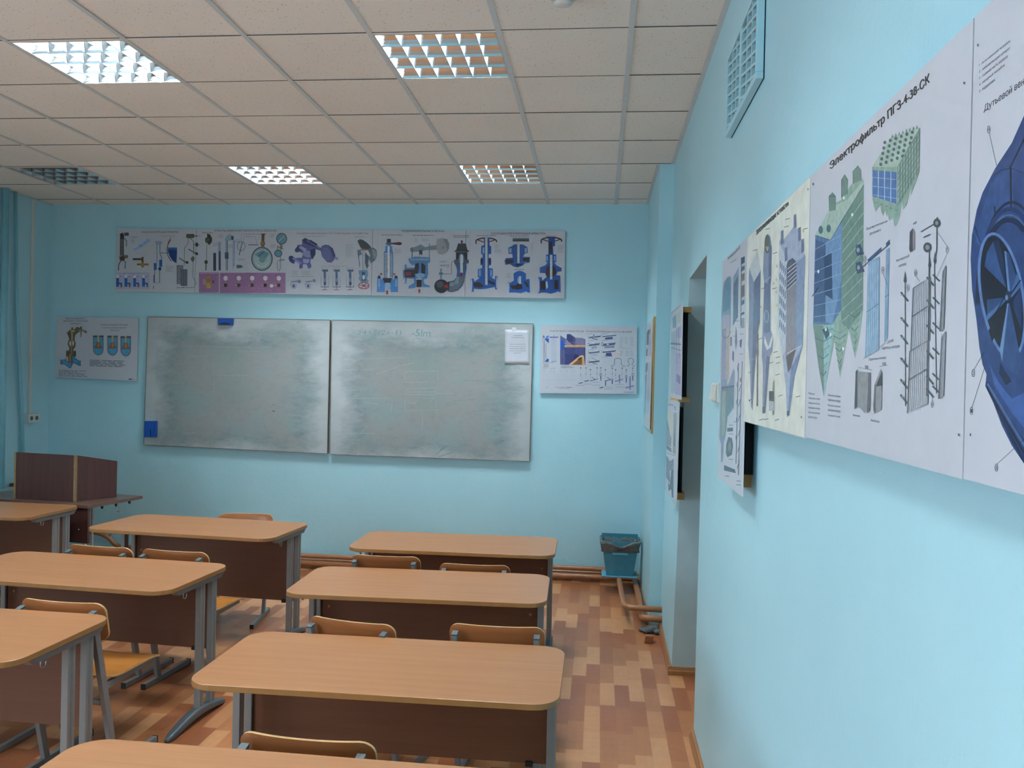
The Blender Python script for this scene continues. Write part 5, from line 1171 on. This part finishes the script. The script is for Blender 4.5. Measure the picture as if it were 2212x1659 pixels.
# drawing frame: the chart as it appears from the aisle, 2.38 units to the pixel
A = Art(q, [(2105.5, 36.4), (4885.6, -2663.4), (4743.1, 1747.7), (2081.3, 1034.2)], (2060, 0), 2.38, 12)
for i, s_ in enumerate(('1 - всасывающий патрубок;', '2 - направляющий аппарат;', '3 - съемная часть корпуса;', '4 - напорный патрубок;', '5 - подшипник;')):
    x1 = (294, 292, 280, 264, 215)[i]; y0, y1 = 328 + i * 34, (198, 235, 278, 322, 398)[i]
    A.T4(s_, (132, y0), (x1, y1), (x1, y1 + 20), (132, y0 + 17), '#4a4e5a')
A.T4('Дутьевой вентилятор ВДН', (158, 540), (560, 250), (560, 310), (156, 584), K)
n1, n2, n3, n4, n5 = '#294274', '#1e325e', '#142344', '#46628e', '#0c1426'
A.P([(600, 150), (364, 592), (300, 735), (215, 865), (150, 990), (120, 1080), (95, 1210), (88, 1330), (96, 1490), (118, 1640), (134, 1790), (150, 1875), (170, 1925), (164, 1985), (205, 2070), (250, 2190), (300, 2290), (364, 2385), (600, 2700), (900, 2700), (900, 150)], n1)
A.P([(150, 1080), (190, 950), (240, 890), (290, 862), (300, 1080), (240, 1120), (190, 1190), (150, 1260), (110, 1250)], '#304c80')
A.P([(240, 890), (364, 640), (500, 420), (500, 900), (300, 870)], '#2c4678')
A.L([(290, 865), (440, 560)], 9, n3); A.L([(296, 868), (298, 1085)], 13, n3); A.L([(303, 868), (305, 1085)], 3, n4); A.L([(208, 900), (250, 872), (300, 866), (360, 890)], 4, n3); A.L([(212, 1060), (216, 1130)], 8, n3)
A.O(300, 1560, 172, 520, 14, n3, 180, 300); A.O(290, 1555, 166, 480, 22, n2, 178, 300); A.O(288, 1560, 160, 455, 6, n4, 180, 300); A.O(284, 1560, 160, 430, 26, n3, 180, 300)
A.E(250, 1520, 112, 330, n3, -.16, 40); A.O(250, 1520, 108, 322, 14, '#5a78ac', 0, 360, 44, -.16); A.E(250, 1520, 98, 306, n5, -.16, 40); A.O(250, 1520, 98, 306, 3, n3, 0, 360, 44, -.16)
A.P([(160, 1370), (172, 1300), (205, 1240), (235, 1230), (262, 1360), (272, 1480)], '#2c4a7c'); A.P([(205, 1240), (235, 1230), (262, 1360), (272, 1480), (240, 1380)], '#16284a'); A.P([(152, 1390), (160, 1370), (270, 1490), (262, 1500)], '#0a1020')
A.P([(262, 1290), (285, 1300), (318, 1400), (340, 1460), (290, 1500)], '#2a4674'); A.P([(262, 1290), (272, 1292), (292, 1500), (280, 1500)], '#5878a8')
A.P([(172, 1540), (262, 1530), (272, 1545), (176, 1650)], '#27426e'); A.P([(172, 1620), (172, 1650), (268, 1545), (262, 1540)], '#44649a'); A.P([(180, 1700), (270, 1550), (278, 1560), (200, 1760)], '#0a1020')
A.P([(275, 1560), (290, 1560), (350, 1860), (330, 1930), (285, 1900), (250, 1860)], '#2c4878'); A.P([(278, 1560), (284, 1560), (250, 1860), (238, 1800)], '#6484b0'); A.P([(240, 1860), (262, 1900), (300, 1960), (270, 1980), (235, 1920)], '#16284a'); A.P([(300, 1560), (345, 1480), (352, 1560), (350, 1700)], '#1c3158')
A.P([(330, 1400), (350, 1470), (300, 1530), (290, 1520)], '#3c5c8e'); A.L([(345, 1440), (290, 1520)], 7, '#0a1020'); A.L([(268, 1520), (200, 1640)], 5, '#0a1020'); A.E(280, 1525, 16, 30, '#1a2a4c'); A.E(274, 1530, 7, 14, '#5c78a0')
A.P([(164, 1985), (170, 1965), (182, 1960), (260, 2110), (364, 2260), (600, 2600), (600, 2700), (364, 2385), (300, 2270), (205, 2070)], n2); A.L([(176, 1972), (250, 2100), (364, 2290), (500, 2500)], 12, n4); A.L([(172, 1990), (240, 2110), (364, 2330)], 7, n5); A.P([(205, 2070), (240, 2120), (330, 2290), (364, 2385), (300, 2270)], n3)
A.P([(185, 1870), (230, 1960), (300, 2050), (364, 2020), (364, 2200), (300, 2120), (210, 1980)], '#3a5a98')
A.L([(110, 1165), (140, 1250)], 3, n3); A.L([(100, 1180), (135, 1260)], 2, n4)
for x, y, x2, y2, n in ((182, 666, 222, 852, '4'), (102, 1918, 158, 1810, '2'), (93, 2112, 160, 1890, '1'), (221, 2404, 364, 2258, '5')):
    A.O(x, y, 7, 19, 2, K); A.T(n, x - 3, y - 9, x + 3, y + 9, K); A.L([(x + 3, y + (19 if y2 > y else -18)), (x2, y2)], 1.6, K)
for x, y in ((126, 232), (88, 2235)): A.E(x, y, 4, 8, '#5a5f68')
A.done(t)
# electrostatic filter poster
srcB = [(1751, 380), (2102, 40), (2080, 1032), (1743, 948)]
t, q = sheet('wall_poster', 'large poster of a green electrostatic filter cutaway, titled in bold letters', XP, -1.912, -2.731, 1.667, 2.245)
batten(t, XP + .005, XN, -1.95, -1.99, 1.70, 2.2); batten(t, XP + .005, XN, -2.66, -2.70, 1.70, 2.2)
A = Art(q, srcB, (1730, 130), 1.8429, 13)
for b_ in (-1.3, 0, 1.3): A.T4('Электрофильтр ПГЗ-4-38-СК', (114 + b_, 408), (512 + b_, 52), (514 + b_, 100), (116 + b_, 447), '#22222a')
g1, g2, g3, g4 = '#8aa598', '#6b877c', '#a3b8ac', '#46606a'
A.P([(58, 700), (118, 590), (112, 545), (126, 530), (138, 545), (140, 572), (162, 560), (160, 480), (175, 455), (188, 478), (186, 520), (208, 490), (208, 445), (228, 420), (240, 440), (242, 472), (252, 485), (252, 1000), (240, 1100), (222, 1195), (205, 1120), (196, 1080), (178, 1180), (162, 1272), (148, 1180), (140, 1120), (118, 1230), (98, 1348), (76, 1230), (52, 1060)], g1)
A.P([(58, 700), (118, 590), (165, 620), (165, 1000), (130, 1060), (52, 1060)], '#54749a'); A.P([(60, 720), (100, 735), (102, 1050), (54, 1050)], '#3d5880'); A.P([(100, 735), (165, 650), (165, 880), (130, 1060), (102, 1050)], '#6b8db4'); A.P([(95, 790), (125, 770), (130, 960), (98, 940)], '#2c4468')
for i in range(7): A.L([(56, 760 + i * 45), (165, 700 + i * 52)], 2, '#8fb0cc')
A.P([(165, 620), (252, 485), (252, 1000), (196, 1080), (165, 1050)], g2)
for i in range(9): A.L([(168, 680 + i * 46), (251, 560 + i * 52)], 2.5, g3)
A.P([(58, 700), (118, 590), (186, 560), (252, 480), (252, 500), (165, 640), (120, 720)], g3); A.L([(60, 705), (120, 722), (165, 645), (252, 500)], 2.5, g4)
for pts in ([(112, 545), (126, 530), (138, 545), (138, 600), (114, 605)], [(162, 480), (175, 458), (188, 478), (186, 535), (162, 550)], [(208, 445), (228, 422), (240, 440), (242, 480), (208, 495)]): A.P(pts, g2); A.L(pts, 1.6, g4, True)
A.L([(112, 545), (138, 545)], 2, g4); A.E(80, 680, 9, 16, '#4b6a70'); A.E(112, 675, 9, 16, '#4b6a70')
A.P([(52, 1060), (95, 1065), (98, 1348), (76, 1230)], g2); A.P([(95, 1065), (138, 1060), (118, 1230), (98, 1348)], '#8fb8b8')
for (x, y0, y1, w) in ((95, 1080, 1320, 40), (160, 1080, 1250, 30), (220, 990, 1180, 26)):
    for i in range(7):
        f = i / 7; yy = y0 + (y1 - y0) * f; ww = w * (1 - f); A.L([(x - ww, yy), (x, yy + 14), (x + ww, yy - 6)], 3, g4 if i % 2 else g2)
A.P([(90, 1080), (110, 1070), (120, 1100), (105, 1120)], '#2c4a60')
for x, y in ((207, 620), (172, 552), (72, 848), (123, 1100), (174, 1156), (104, 1080)): A.E(x, y, 4, 7, '#e4ecea')
A.L([(48, 948), (72, 912)], 3, '#1c2028')
A.P([(285, 428), (362, 308), (476, 272), (474, 450), (440, 545), (440, 500), (425, 580), (410, 600), (404, 560), (398, 622), (385, 660), (376, 668), (368, 620), (356, 645), (340, 600), (330, 625), (318, 580), (300, 610), (288, 560)], g1); A.P([(285, 428), (362, 308), (476, 272), (386, 430)], g3)
for i in range(6):
    for j in range(5): A.E(320 + i * 22 - j * 4 + 16, 330 + j * 22 - i * 8, 6, 7, g4)
A.P([(286, 440), (385, 450), (385, 578), (286, 545)], '#4e72a6')
for i in range(5): A.L([(286 + 25 * i, 441 + 2 * i), (286 + 25 * i, 545 + 8 * i)], 3, '#b2cadc')
for i in range(3): A.L([(286, 470 + 35 * i), (385, 480 + 38 * i)], 2, '#9fbad2')
A.P([(386, 430), (476, 272), (474, 450), (388, 590)], g2)
for i in range(8): A.L([(392 + i * 11, 425 - i * 18), (392 + i * 11, 580 - i * 18)], 2.5, g3)
for i in range(6): A.L([(388, 460 + i * 24), (475, 300 + i * 26)], 1.6, g4)
for i in range(5):
    x = 295 + i * 20; A.P([(x, 555 + i * 8), (x + 18, 560 + i * 8), (x + 10, 605 + i * 12)], g1); A.L([(x + 4, 570 + i * 8), (x + 14, 572 + i * 8)], 2, g4)
for i in range(8): A.P([(362 + i * 14, 312 - i * 5), (366 + i * 14, 296 - i * 5), (370 + i * 14, 310 - i * 5)], g2)
A.T4('Общий вид электрофильтра', (264, 672), (348, 640), (348, 652), (264, 686), K); A.T4('для котла 640 т/ч', (278, 692), (322, 676), (322, 688), (278, 704), K)
A.P([(272, 808), (318, 788), (318, 1160), (262, 1192), (268, 1000)], '#7c9cb8'); A.P([(344, 762), (357, 752), (352, 1110), (338, 1130)], '#7c9cb8')
for i in range(6): A.L([(276 + i * 7, 808 - i * 3), (270 + i * 8, 1185 - i * 5)], 1.6, '#b4cadb')
A.L([(268, 1010), (318, 975)], 2.5, '#54708e'); A.L([(340, 950), (356, 940)], 2.5, '#54708e'); A.L([(250, 830), (360, 735)], 3, '#3c4c66'); A.P([(270, 800), (325, 750), (325, 762), (272, 812)], '#41587c'); A.P([(343, 735), (357, 720), (357, 740), (344, 752)], '#41587c'); A.L([(255, 1195), (345, 1130)], 2, '#8ba6bc')
for x, y in ((236, 768), (238, 838)): A.P([(x - 14, y - 26), (x + 4, y - 30), (x + 14, y - 5), (x + 20, y + 10), (x - 8, y + 18), (x - 14, y)], '#3f5068'); A.E(x - 4, y - 6, 6, 9, '#8fa2b4')
A.P([(438, 690), (450, 675), (458, 690), (458, 760), (440, 772), (436, 760)], '#4c4850'); A.P([(450, 675), (458, 690), (458, 760), (450, 764)], '#8b868c'); A.T4('60', (452, 652), (464, 646), (464, 656), (452, 662), K)
A.T4('Коронирующий', (385, 800), (436, 778), (436, 792), (385, 812), K); A.T4('электрод', (394, 824), (424, 812), (424, 824), (394, 834), K)
kk = '#4a5056'
for pts in ([(482, 690), (532, 660), (548, 632)], [(492, 712), (520, 700)], [(545, 640), (545, 760), (538, 800)], [(516, 745), (514, 900)]): A.L(pts, 4, kk)
A.E(545, 655, 14, 18, kk); A.E(508, 752, 16, 20, kk); A.E(508, 752, 8, 10, '#8a9095'); A.E(545, 655, 6, 8, '#8a9095')
for x, y in ((420, 845), (517, 785), (538, 768)): A.P([(x, y), (x + 6, y + 40), (x, y + 52), (x - 6, y + 40)], kk)
A.L([(420, 890), (424, 1380)], 3, kk); A.L([(517, 830), (508, 1340)], 3.5, kk); A.L([(536, 810), (546, 1330)], 3, kk)
for i, y in enumerate((930, 1030, 1100, 1190, 1275, 1335)): A.L([(404, y), (432, y + 36)], 7, kk); A.L([(404, y + 12), (422, y + 8)], 4, '#8a9095')
for i, y in enumerate((870, 960, 1060, 1160, 1260, 1310)): A.L([(506, y), (534, y + 34)], 7, kk); A.L([(530, y - 10), (556, y + 16)], 6, kk)
for (xa, ya, xb, yb2_, yc) in ((452, 915, 520, 870, 1120), (440, 1165, 514, 1120, 1370)):
    h_ = yc - yb2_
    A.L([(xa, ya), (xb, yb2_), (xb - 2, yc), (xa - 8, yc + 38)], 4, '#646a72', True)
    for i in range(10): f = i / 10; A.L([(xa + (xb - xa) * f, ya + (yb2_ - ya) * f), (xa - 8 + (xb - xa + 6) * f, yc + 38 - 38 * f)], 1.6, '#7a8088')
    A.L([(xa - 4, (ya + yc) / 2 + 10), (xb, (yb2_ + yc) / 2 - 16)], 4, '#646a72')
for (xa, ya, yc) in ((570, 850, 1085), (566, 1110, 1350)):
    A.L([(xa, ya), (582, ya - 25), (574, yc - 12), (xa - 12, yc)], 3.5, '#646a72', True)
    for i in range(4): A.L([(xa + i * 3, ya - 6 * i), (xa - 10 + i * 4, yc)], 1.4, '#7a8088')
for x, y, x2, y2, n in ((587, 762, 545, 870, '7'), (462, 853, 480, 890, '6'), (432, 912, 425, 930, '5'), (332, 842, 350, 900, '4'), (260, 798, 262, 830, '3'), (530, 1372, 528, 1340, '8')): A.O(x, y, 5, 13, 1.2, K); A.T(n, x - 2, y - 7, x + 2, y + 7, K); A.L([(x, y + (12 if y2 > y else -12)), (x2, y2)], 1, K)
A.L([(587, 750), (548, 690)], 1, K)
A.T4('Система', (350, 1122), (375, 1112), (375, 1126), (350, 1136), K); A.T4('осадительных электродов', (328, 1150), (400, 1140), (400, 1152), (328, 1162), K); A.T4('Осадительные электроды', (278, 1192), (346, 1184), (346, 1196), (278, 1206), K)
A.R(216, 1215, 352, 1440, '#d2d5dc') if False else None
A.P([(226, 1245), (286, 1250), (286, 1380), (262, 1410), (240, 1385), (222, 1395)], '#8c8f94'); A.P([(226, 1245), (234, 1238), (234, 1385), (222, 1395)], '#4a4d54'); A.P([(278, 1250), (286, 1250), (284, 1400), (272, 1410)], '#5d6168')
A.P([(302, 1295), (326, 1235), (332, 1250), (330, 1395), (300, 1412), (296, 1380)], '#8c8f94'); A.P([(308, 1300), (330, 1245), (332, 1300), (310, 1305)], '#41454c'); A.P([(302, 1295), (308, 1300), (306, 1408), (298, 1400)], '#5d6168')
A.L([(238, 1230), (292, 1240)], 1.2, K); A.L([(320, 1225), (352, 1220)], 1.2, K); A.T('700', 262, 1222, 276, 1234, K); A.T('600', 332, 1208, 346, 1220, K); A.T4('Коробчатый', (216, 1414), (244, 1418), (244, 1428), (216, 1424), K); A.T4('Желобчатый', (287, 1432), (322, 1438), (322, 1448), (287, 1442), K)
for i, s_ in enumerate(('Корпус', 'Газораспределит. решетка', 'Осадительные электроды', 'Коронирующие электроды', 'Рама коронирующая', 'изоляторов')): A.T4('%s' % s_, (38, 1330 + i * 19), (50 + min(34, len(s_) * 2.2), 1334 + i * 19), (50 + min(34, len(s_) * 2.2), 1343 + i * 19), (38, 1340 + i * 19), '#3a3c48')
for i, s_ in enumerate(('Механизм встряхивания', 'осадительных электродов', 'Механизм встряхивания', 'коронирующих электродов', 'Газовый бункер')): A.T4('%s' % s_, (116, 1336 + i * 20), (166, 1342 + i * 20), (166, 1352 + i * 20), (116, 1346 + i * 20), '#3a3c48')
for x, y in ((634, 1490), (652, 95), (14, 1420), (48, 495)): A.E(x, y, 3, 5, '#5a5f68')
A.done(t)
# hoppers poster
srcC = [(1615, 513), (1751, 380), (1743, 948), (1607, 912)]
t, q = sheet('wall_poster', 'cream poster of three blue-grey pointed hoppers, between the green filter and the low poster', XP, -1.107, -1.909, 1.663, 2.246)
panel('cream_sheet', [(XP - .0006, -1.109, 2.244), (XP - .0006, -1.907, 2.244), (XP - .0006, -1.907, 1.665), (XP - .0006, -1.109, 1.665)], .0005, [simple('cream_poster_sheet', '#dcdfd4', .3), M['foam']], t)
batten(t, XP + .005, XN, -1.16, -1.20, 1.70, 2.2); batten(t, XP + .005, XN, -1.83, -1.87, 1.70, 2.2)
q = [(XP - .0008, p[1], p[2]) for p in q]
A = Art(q, srcC, (1540, 400), 2.4409, 14)
for b_ in (-.8, .8): A.T4('ЗОЛОУЛАВЛИВАЮЩИЕ УСТРОЙСТВА', (229 + b_, 235), (400 + b_, 80), (400 + b_, 112), (229 + b_, 272), '#26262e')
hb, hd, hl = '#8490aa', '#626c88', '#a4afc4'
A.P([(190, 490), (192, 440), (235, 342), (253, 450), (250, 720), (240, 770), (222, 1000), (212, 1190), (204, 1170), (198, 960), (188, 840), (192, 640)], hb); A.P([(192, 440), (235, 342), (253, 450), (218, 510)], '#c2c9cc'); A.P([(218, 510), (253, 450), (250, 720), (236, 800), (222, 1000), (212, 1190), (208, 1100)], hd); A.L([(205, 560), (222, 620)], 2, hl); A.L([(196, 925), (232, 910)], 2, hl)
A.L([(238, 780), (238, 730), (248, 728)], 3, '#6a6256'); A.P([(236, 780), (243, 780), (242, 1165), (234, 1168)], '#6a6a66'); A.E(238, 880, 7, 30, '#807a70')
A.P([(270, 350), (276, 290), (290, 258), (303, 272), (312, 330), (310, 480), (306, 530), (308, 760), (322, 800), (318, 870), (305, 900), (282, 1200), (266, 1200), (268, 960), (262, 900), (266, 700), (272, 520), (266, 450)], hb); A.E(288, 310, 15, 48, '#5a5e50'); A.P([(276, 320), (288, 350), (300, 320), (290, 350)], '#b0a890'); A.P([(296, 300), (312, 330), (310, 480), (306, 530), (296, 520)], hd); A.L([(272, 512), (308, 480)], 4, hl)
A.E(286, 660, 14, 62, hd); A.O(286, 690, 10, 30, 2, '#c2cad6'); A.P([(272, 510), (306, 520), (306, 770), (272, 780)], '#6a7490'); A.O(286, 690, 11, 32, 2, '#c2cad6'); A.P([(276, 790), (296, 850), (318, 780), (322, 800), (310, 850), (290, 868), (274, 830)], '#d9dedd'); A.P([(288, 900), (305, 900), (282, 1200), (272, 1200)], hd); A.R(266, 1170, 280, 1205, '#5a6072')
A.P([(352, 300), (360, 280), (360, 240), (374, 235), (374, 290), (430, 215), (428, 160), (440, 155), (442, 230), (458, 225), (462, 290), (474, 280), (480, 350), (492, 370), (488, 500), (482, 840), (440, 1000), (412, 1215), (400, 1225), (392, 1060), (372, 900), (346, 740), (348, 500)], hl); A.P([(352, 300), (395, 400), (390, 870), (372, 900), (346, 740), (348, 500)], '#c0cad4')
for i in range(6):
    for j in range(4): A.P([(356 + j * 9, 400 + i * 62 + j * 12), (361 + j * 9, 392 + i * 62 + j * 12), (361 + j * 9, 430 + i * 62 + j * 12), (356 + j * 9, 440 + i * 62 + j * 12)], '#5d6880')
A.P([(392, 420), (400, 395), (424, 380), (446, 400), (446, 850), (420, 960), (405, 985), (392, 900)], '#8c8790'); A.P([(392, 420), (400, 395), (424, 380), (446, 400), (446, 500), (392, 560)], '#565a6a')
for i in range(6): A.L([(396, 440 + i * 22), (446, 400 + i * 20)], 3, '#d4d8dc')
A.P([(446, 400), (488, 370), (488, 500), (482, 840), (446, 860)], '#8496b2'); A.P([(392, 900), (446, 860), (420, 960), (405, 985)], '#5a5350'); A.P([(420, 960), (482, 840), (440, 1000), (412, 1215), (404, 1210)], '#7488aa'); A.L([(396, 885), (478, 838)], 3, '#d4d8dc'); A.R(399, 1190, 412, 1215, '#4c5468')
for x, y in ((360, 245), (428, 158), (452, 225), (382, 330), (470, 285)): A.P([(x, y), (x + 13, y - 8), (x + 15, y + 60), (x + 1, y + 72)], '#6d7792')
A.P([(322, 1040), (330, 1022), (330, 1210), (322, 1215), (318, 1150)], '#8a8670'); A.R(302, 1085, 328, 1138, '#4c4a4c'); A.R(302, 1140, 328, 1190, '#b4b8c0')
for x, y in ((212, 348), (278, 236), (384, 182), (378, 222), (480, 230), (318, 360), (316, 545), (300, 938), (352, 1112), (448, 1116), (250, 1242), (276, 1240), (334, 1242), (336, 1000), (258, 545), (245, 810), (188, 990), (190, 1136), (324, 880), (336, 908), (338, 938)): A.L([(x, y), (x + 24, y - 8)], 3, '#6a6c70')
for x, y in ((340, 425), (338, 495), (338, 560), (342, 630), (324, 515), (480, 238), (256, 640)): A.E(x, y, 4, 8, '#e0c890')
for x, y in ((503, 22), (478, 1222), (196, 1138)): A.E(x, y, 2.5, 5, '#5a5f68')
A.done(t)
# tall low poster by the light switch, with a black sheet in the gap behind
XD = XN - .051
t, q = sheet('wall_poster', 'tall glossy grey-blue boiler poster standing off the wall beside the light switch', XD, -.560, -1.105, 1.425, 2.246, .005)
batten(t, XD + .006, XN, -.58, -.98, 2.15, 2.19); batten(t, XD + .006, XN, -.58, -.98, 1.440, 1.485); batten(t, XD + .025, XN - .001, -.60, -1.01, 1.485, 2.15, 'backing', 'backing_sheet')
A = Art(q, [(1556, 568), (1613, 513), (1603.5, 1074), (1556, 1035)], (1540, 500), 2.81, 15)
A.T4('Теплогенератор АО-10 ТВ', (76, 168), (158, 92), (158, 125), (76, 196), '#3a3d4c'); A.T4('комбинированный', (92, 208), (134, 178), (134, 196), (92, 220), KG)
cc, cd_ = '#7f93a8', '#5d7288'
A.P([(50, 400), (56, 340), (76, 308), (96, 300), (104, 320), (104, 620), (98, 700), (98, 950), (88, 975), (92, 1000), (125, 900), (132, 920), (130, 1130), (95, 1180), (85, 1290), (76, 1320), (72, 1420), (62, 1430), (60, 1330), (50, 1290), (52, 700), (46, 540)], cc); A.P([(56, 360), (76, 312), (96, 304), (100, 520), (54, 540)], '#5f8098'); A.P([(52, 560), (98, 560), (98, 640), (52, 650)], '#a8a6bc'); A.R(56, 660, 78, 960, '#8c9aba'); A.R(78, 640, 98, 960, '#b4a69c'); A.O(78, 665, 24, 40, 3, '#3c4c66', 0, 180)
A.P([(56, 1000), (128, 1000), (128, 1120), (95, 1180), (85, 1280), (56, 1280)], '#6b8490'); A.P([(60, 1030), (82, 1030), (80, 1280), (60, 1280)], '#93a296'); A.L([(56, 1010), (130, 1005)], 8, '#4c5f74')
A.P([(116, 310), (150, 245), (148, 580), (118, 636)], cd_); A.P([(116, 310), (150, 245), (149, 300), (117, 360)], '#7f9ab0')
A.R(164, 180, 170, 640, '#6a7488'); 
for y0, y1, c in ((185, 230, '#3f4658'), (250, 280, '#55607a'), (300, 350, '#7c7468'), (380, 460, '#6a6258'), (480, 510, '#4a7088'), (560, 576, '#4a5a70')): A.P([(164, y0), (188, y0 - 12), (188, y1 - 12), (164, y1)], c)
for i in range(5): A.L([(166 + i * 5, 590), (166 + i * 5, 655)], 2, '#5a6274')
A.P([(136, 640), (142, 670), (144, 740), (138, 795), (132, 740)], '#58708a'); A.P([(118, 790), (126, 800), (126, 862), (116, 840)], '#48546a'); A.R(104, 705, 112, 760, '#48546a'); A.P([(160, 730), (176, 722), (170, 780), (162, 770)], '#48546a')
A.L([(154, 870), (146, 1440)], 4, '#4c586c'); A.L([(177, 862), (160, 1500)], 4, '#4c586c'); A.E(168, 972, 5, 14, '#b0707c')
for i in range(6): A.L([(170 - i, 1000 + i * 85), (158 - i, 1040 + i * 85)], 3, '#4c586c')
for i in range(5): A.E(151 - i, 900 + i * 100, 4, 16, '#5f7088')
A.R(94, 1242, 126, 1262, '#46586c'); A.P([(90, 1330), (100, 1292), (120, 1300), (128, 1340), (122, 1390), (98, 1402), (88, 1380)], '#4e5e72'); A.E(110, 1345, 10, 28, '#7c8678'); A.P([(80, 1442), (140, 1470), (146, 1490), (80, 1470)], '#46586c')
for x, y in ((104, 1226), (104, 1275), (135, 605), (120, 700), (160, 690), (160, 815), (130, 1210), (105, 1412), (86, 1500), (150, 1530), (150, 1550)): A.L([(x, y), (x + 24, y + 4)], 3, '#6a707c')
A.done(t)
# stacked pair left of the doorway
XS = XN - .072
t, q = sheet('wall_poster', 'upper of two stacked curling posters on battens left of the doorway', XS, 1.50, .785, 1.690, 2.218, .004, 'stacked posters left of the doorway', (.004, .004))
for z in (2.175, 1.672): batten(t, XS + .005, XN - .004, .96, 1.48, z, z + .030)
batten(t, XS + .030, XN - .02, .98, 1.48, 1.702, 2.175, 'backing', 'backing_sheet')  # black sheet set between the poster and the wall
A = Art(q, [(1450, 676), (1475, 651), (1470, 864), (1445, 863)], (1370, 620), 3.3214, 16)
A.P([(276, 225), (302, 195), (304, 290), (276, 300)], '#6f9ab8'); A.P([(264, 330), (302, 310), (302, 760), (258, 780)], '#9ab8c8'); A.P([(300, 300), (338, 270), (336, 360), (300, 370)], '#a8aeca'); A.P([(308, 190), (334, 165), (334, 250), (308, 268)], '#b9b5a2')
A.L([(258, 412), (334, 408)], 12, '#56808e'); A.L([(262, 440), (334, 452)], 8, '#5c7e9e'); A.P([(288, 480), (334, 470), (332, 780), (286, 775)], '#a3a9cc'); A.P([(300, 620), (330, 640), (328, 700), (298, 680)], '#6d74a8'); A.L([(306, 300), (306, 600)], 5, '#7a8cb4'); A.L([(320, 290), (322, 500)], 4, '#636e9c'); A.T4('ТОПОЧНАЯ КАМЕРА', (276, 182), (330, 128), (330, 142), (276, 194), '#8a92a2')
A.done(t)
t, q = sheet('wall_poster', 'lower of two stacked posters on battens left of the doorway, tan and grey pictures', XS, 1.60, .842, 1.103, 1.676, .004, 'stacked posters left of the doorway', (-.004, -.004))
batten(t, XS + .005, XN - .016, 1.0, 1.55, 1.122, 1.160); batten(t, XS + .030, XN - .03, 1.02, 1.55, 1.160, 1.64, 'backing', 'backing_sheet')  # batten, then a near-black sheet behind the lower poster
A = Art(q, [(1446, 868), (1470, 872), (1463, 1091), (1437, 1062)], (1370, 620), 3.3214, 17)
A.T4('ПЫЛЕПРИГОТОВЛЕНИЕ', (254, 852), (294, 856), (294, 868), (254, 862), '#4a5058'); A.P([(248, 890), (284, 905), (276, 1175), (230, 1150)], '#d0c8b8'); A.P([(244, 950), (268, 1060), (276, 1075), (272, 1140), (232, 1120)], '#8d8a98'); A.P([(230, 1125), (274, 1148), (274, 1176), (230, 1152)], '#585a6a'); A.P([(294, 905), (314, 905), (306, 1182), (286, 1172)], '#a89c94'); A.P([(296, 980), (306, 1080), (302, 1130), (288, 1120)], '#6c6470')
A.P([(232, 1205), (262, 1240), (292, 1215), (288, 1300), (258, 1400), (230, 1370)], '#7e7a8c'); A.P([(262, 1300), (282, 1340), (280, 1420), (262, 1410)], '#d6d6d8'); A.P([(270, 1320), (290, 1290), (288, 1500), (276, 1505), (272, 1440), (250, 1470), (244, 1400), (260, 1420)], '#4e5262'); A.D(298, 870, 312, 3, 8, 4, KG); A.D(240, 1190, 300, 1, 8, 3, KG)
A.done(t)
# far poster on a pine frame on the projecting wall
XQ = XF - .024
t, q = sheet('wall_poster', 'poster edged by a pine batten on the projecting wall near the far corner', XQ, 3.22, 2.46, 1.425, 2.250, .006, None, (-.006, -.006))
bm = bmesh.new()
box(bm, XQ + .0065, XF + .004, 2.44, 2.485, 1.405, 2.262); box(bm, XQ + .0065, XF + .002, 3.02, 3.06, 1.43, 2.24); box(bm, XQ + .0065, XF + .002, 2.495, 3.02, 2.20, 2.24); box(bm, XQ + .0065, XF + .002, 2.495, 3.02, 1.43, 1.47)
new_obj('pine_frame', bm, M['batten'], t)
A = Art(q, [(1397, 702), (1410, 690), (1407, 931), (1400, 922)], (1370, 620), 3.3214, 18)
A.P([(92, 380), (100, 350), (116, 345), (112, 510), (96, 500)], '#46506e'); A.P([(92, 545), (104, 535), (104, 615), (90, 610)], '#5a6a8c'); A.R(100, 590, 106, 610, '#b08a70'); A.R(118, 310, 122, 620, '#8a98ac'); A.R(108, 400, 114, 640, '#a8b4c6'); A.P([(88, 660), (104, 655), (112, 690), (104, 730), (88, 720)], '#4c6a84'); A.P([(88, 740), (104, 735), (104, 940), (90, 960)], '#7c9cb4'); A.R(108, 660, 120, 960, '#a8bccc'); A.P([(94, 600), (120, 620), (120, 630), (92, 625)], '#c2c6d0')
A.done(t)
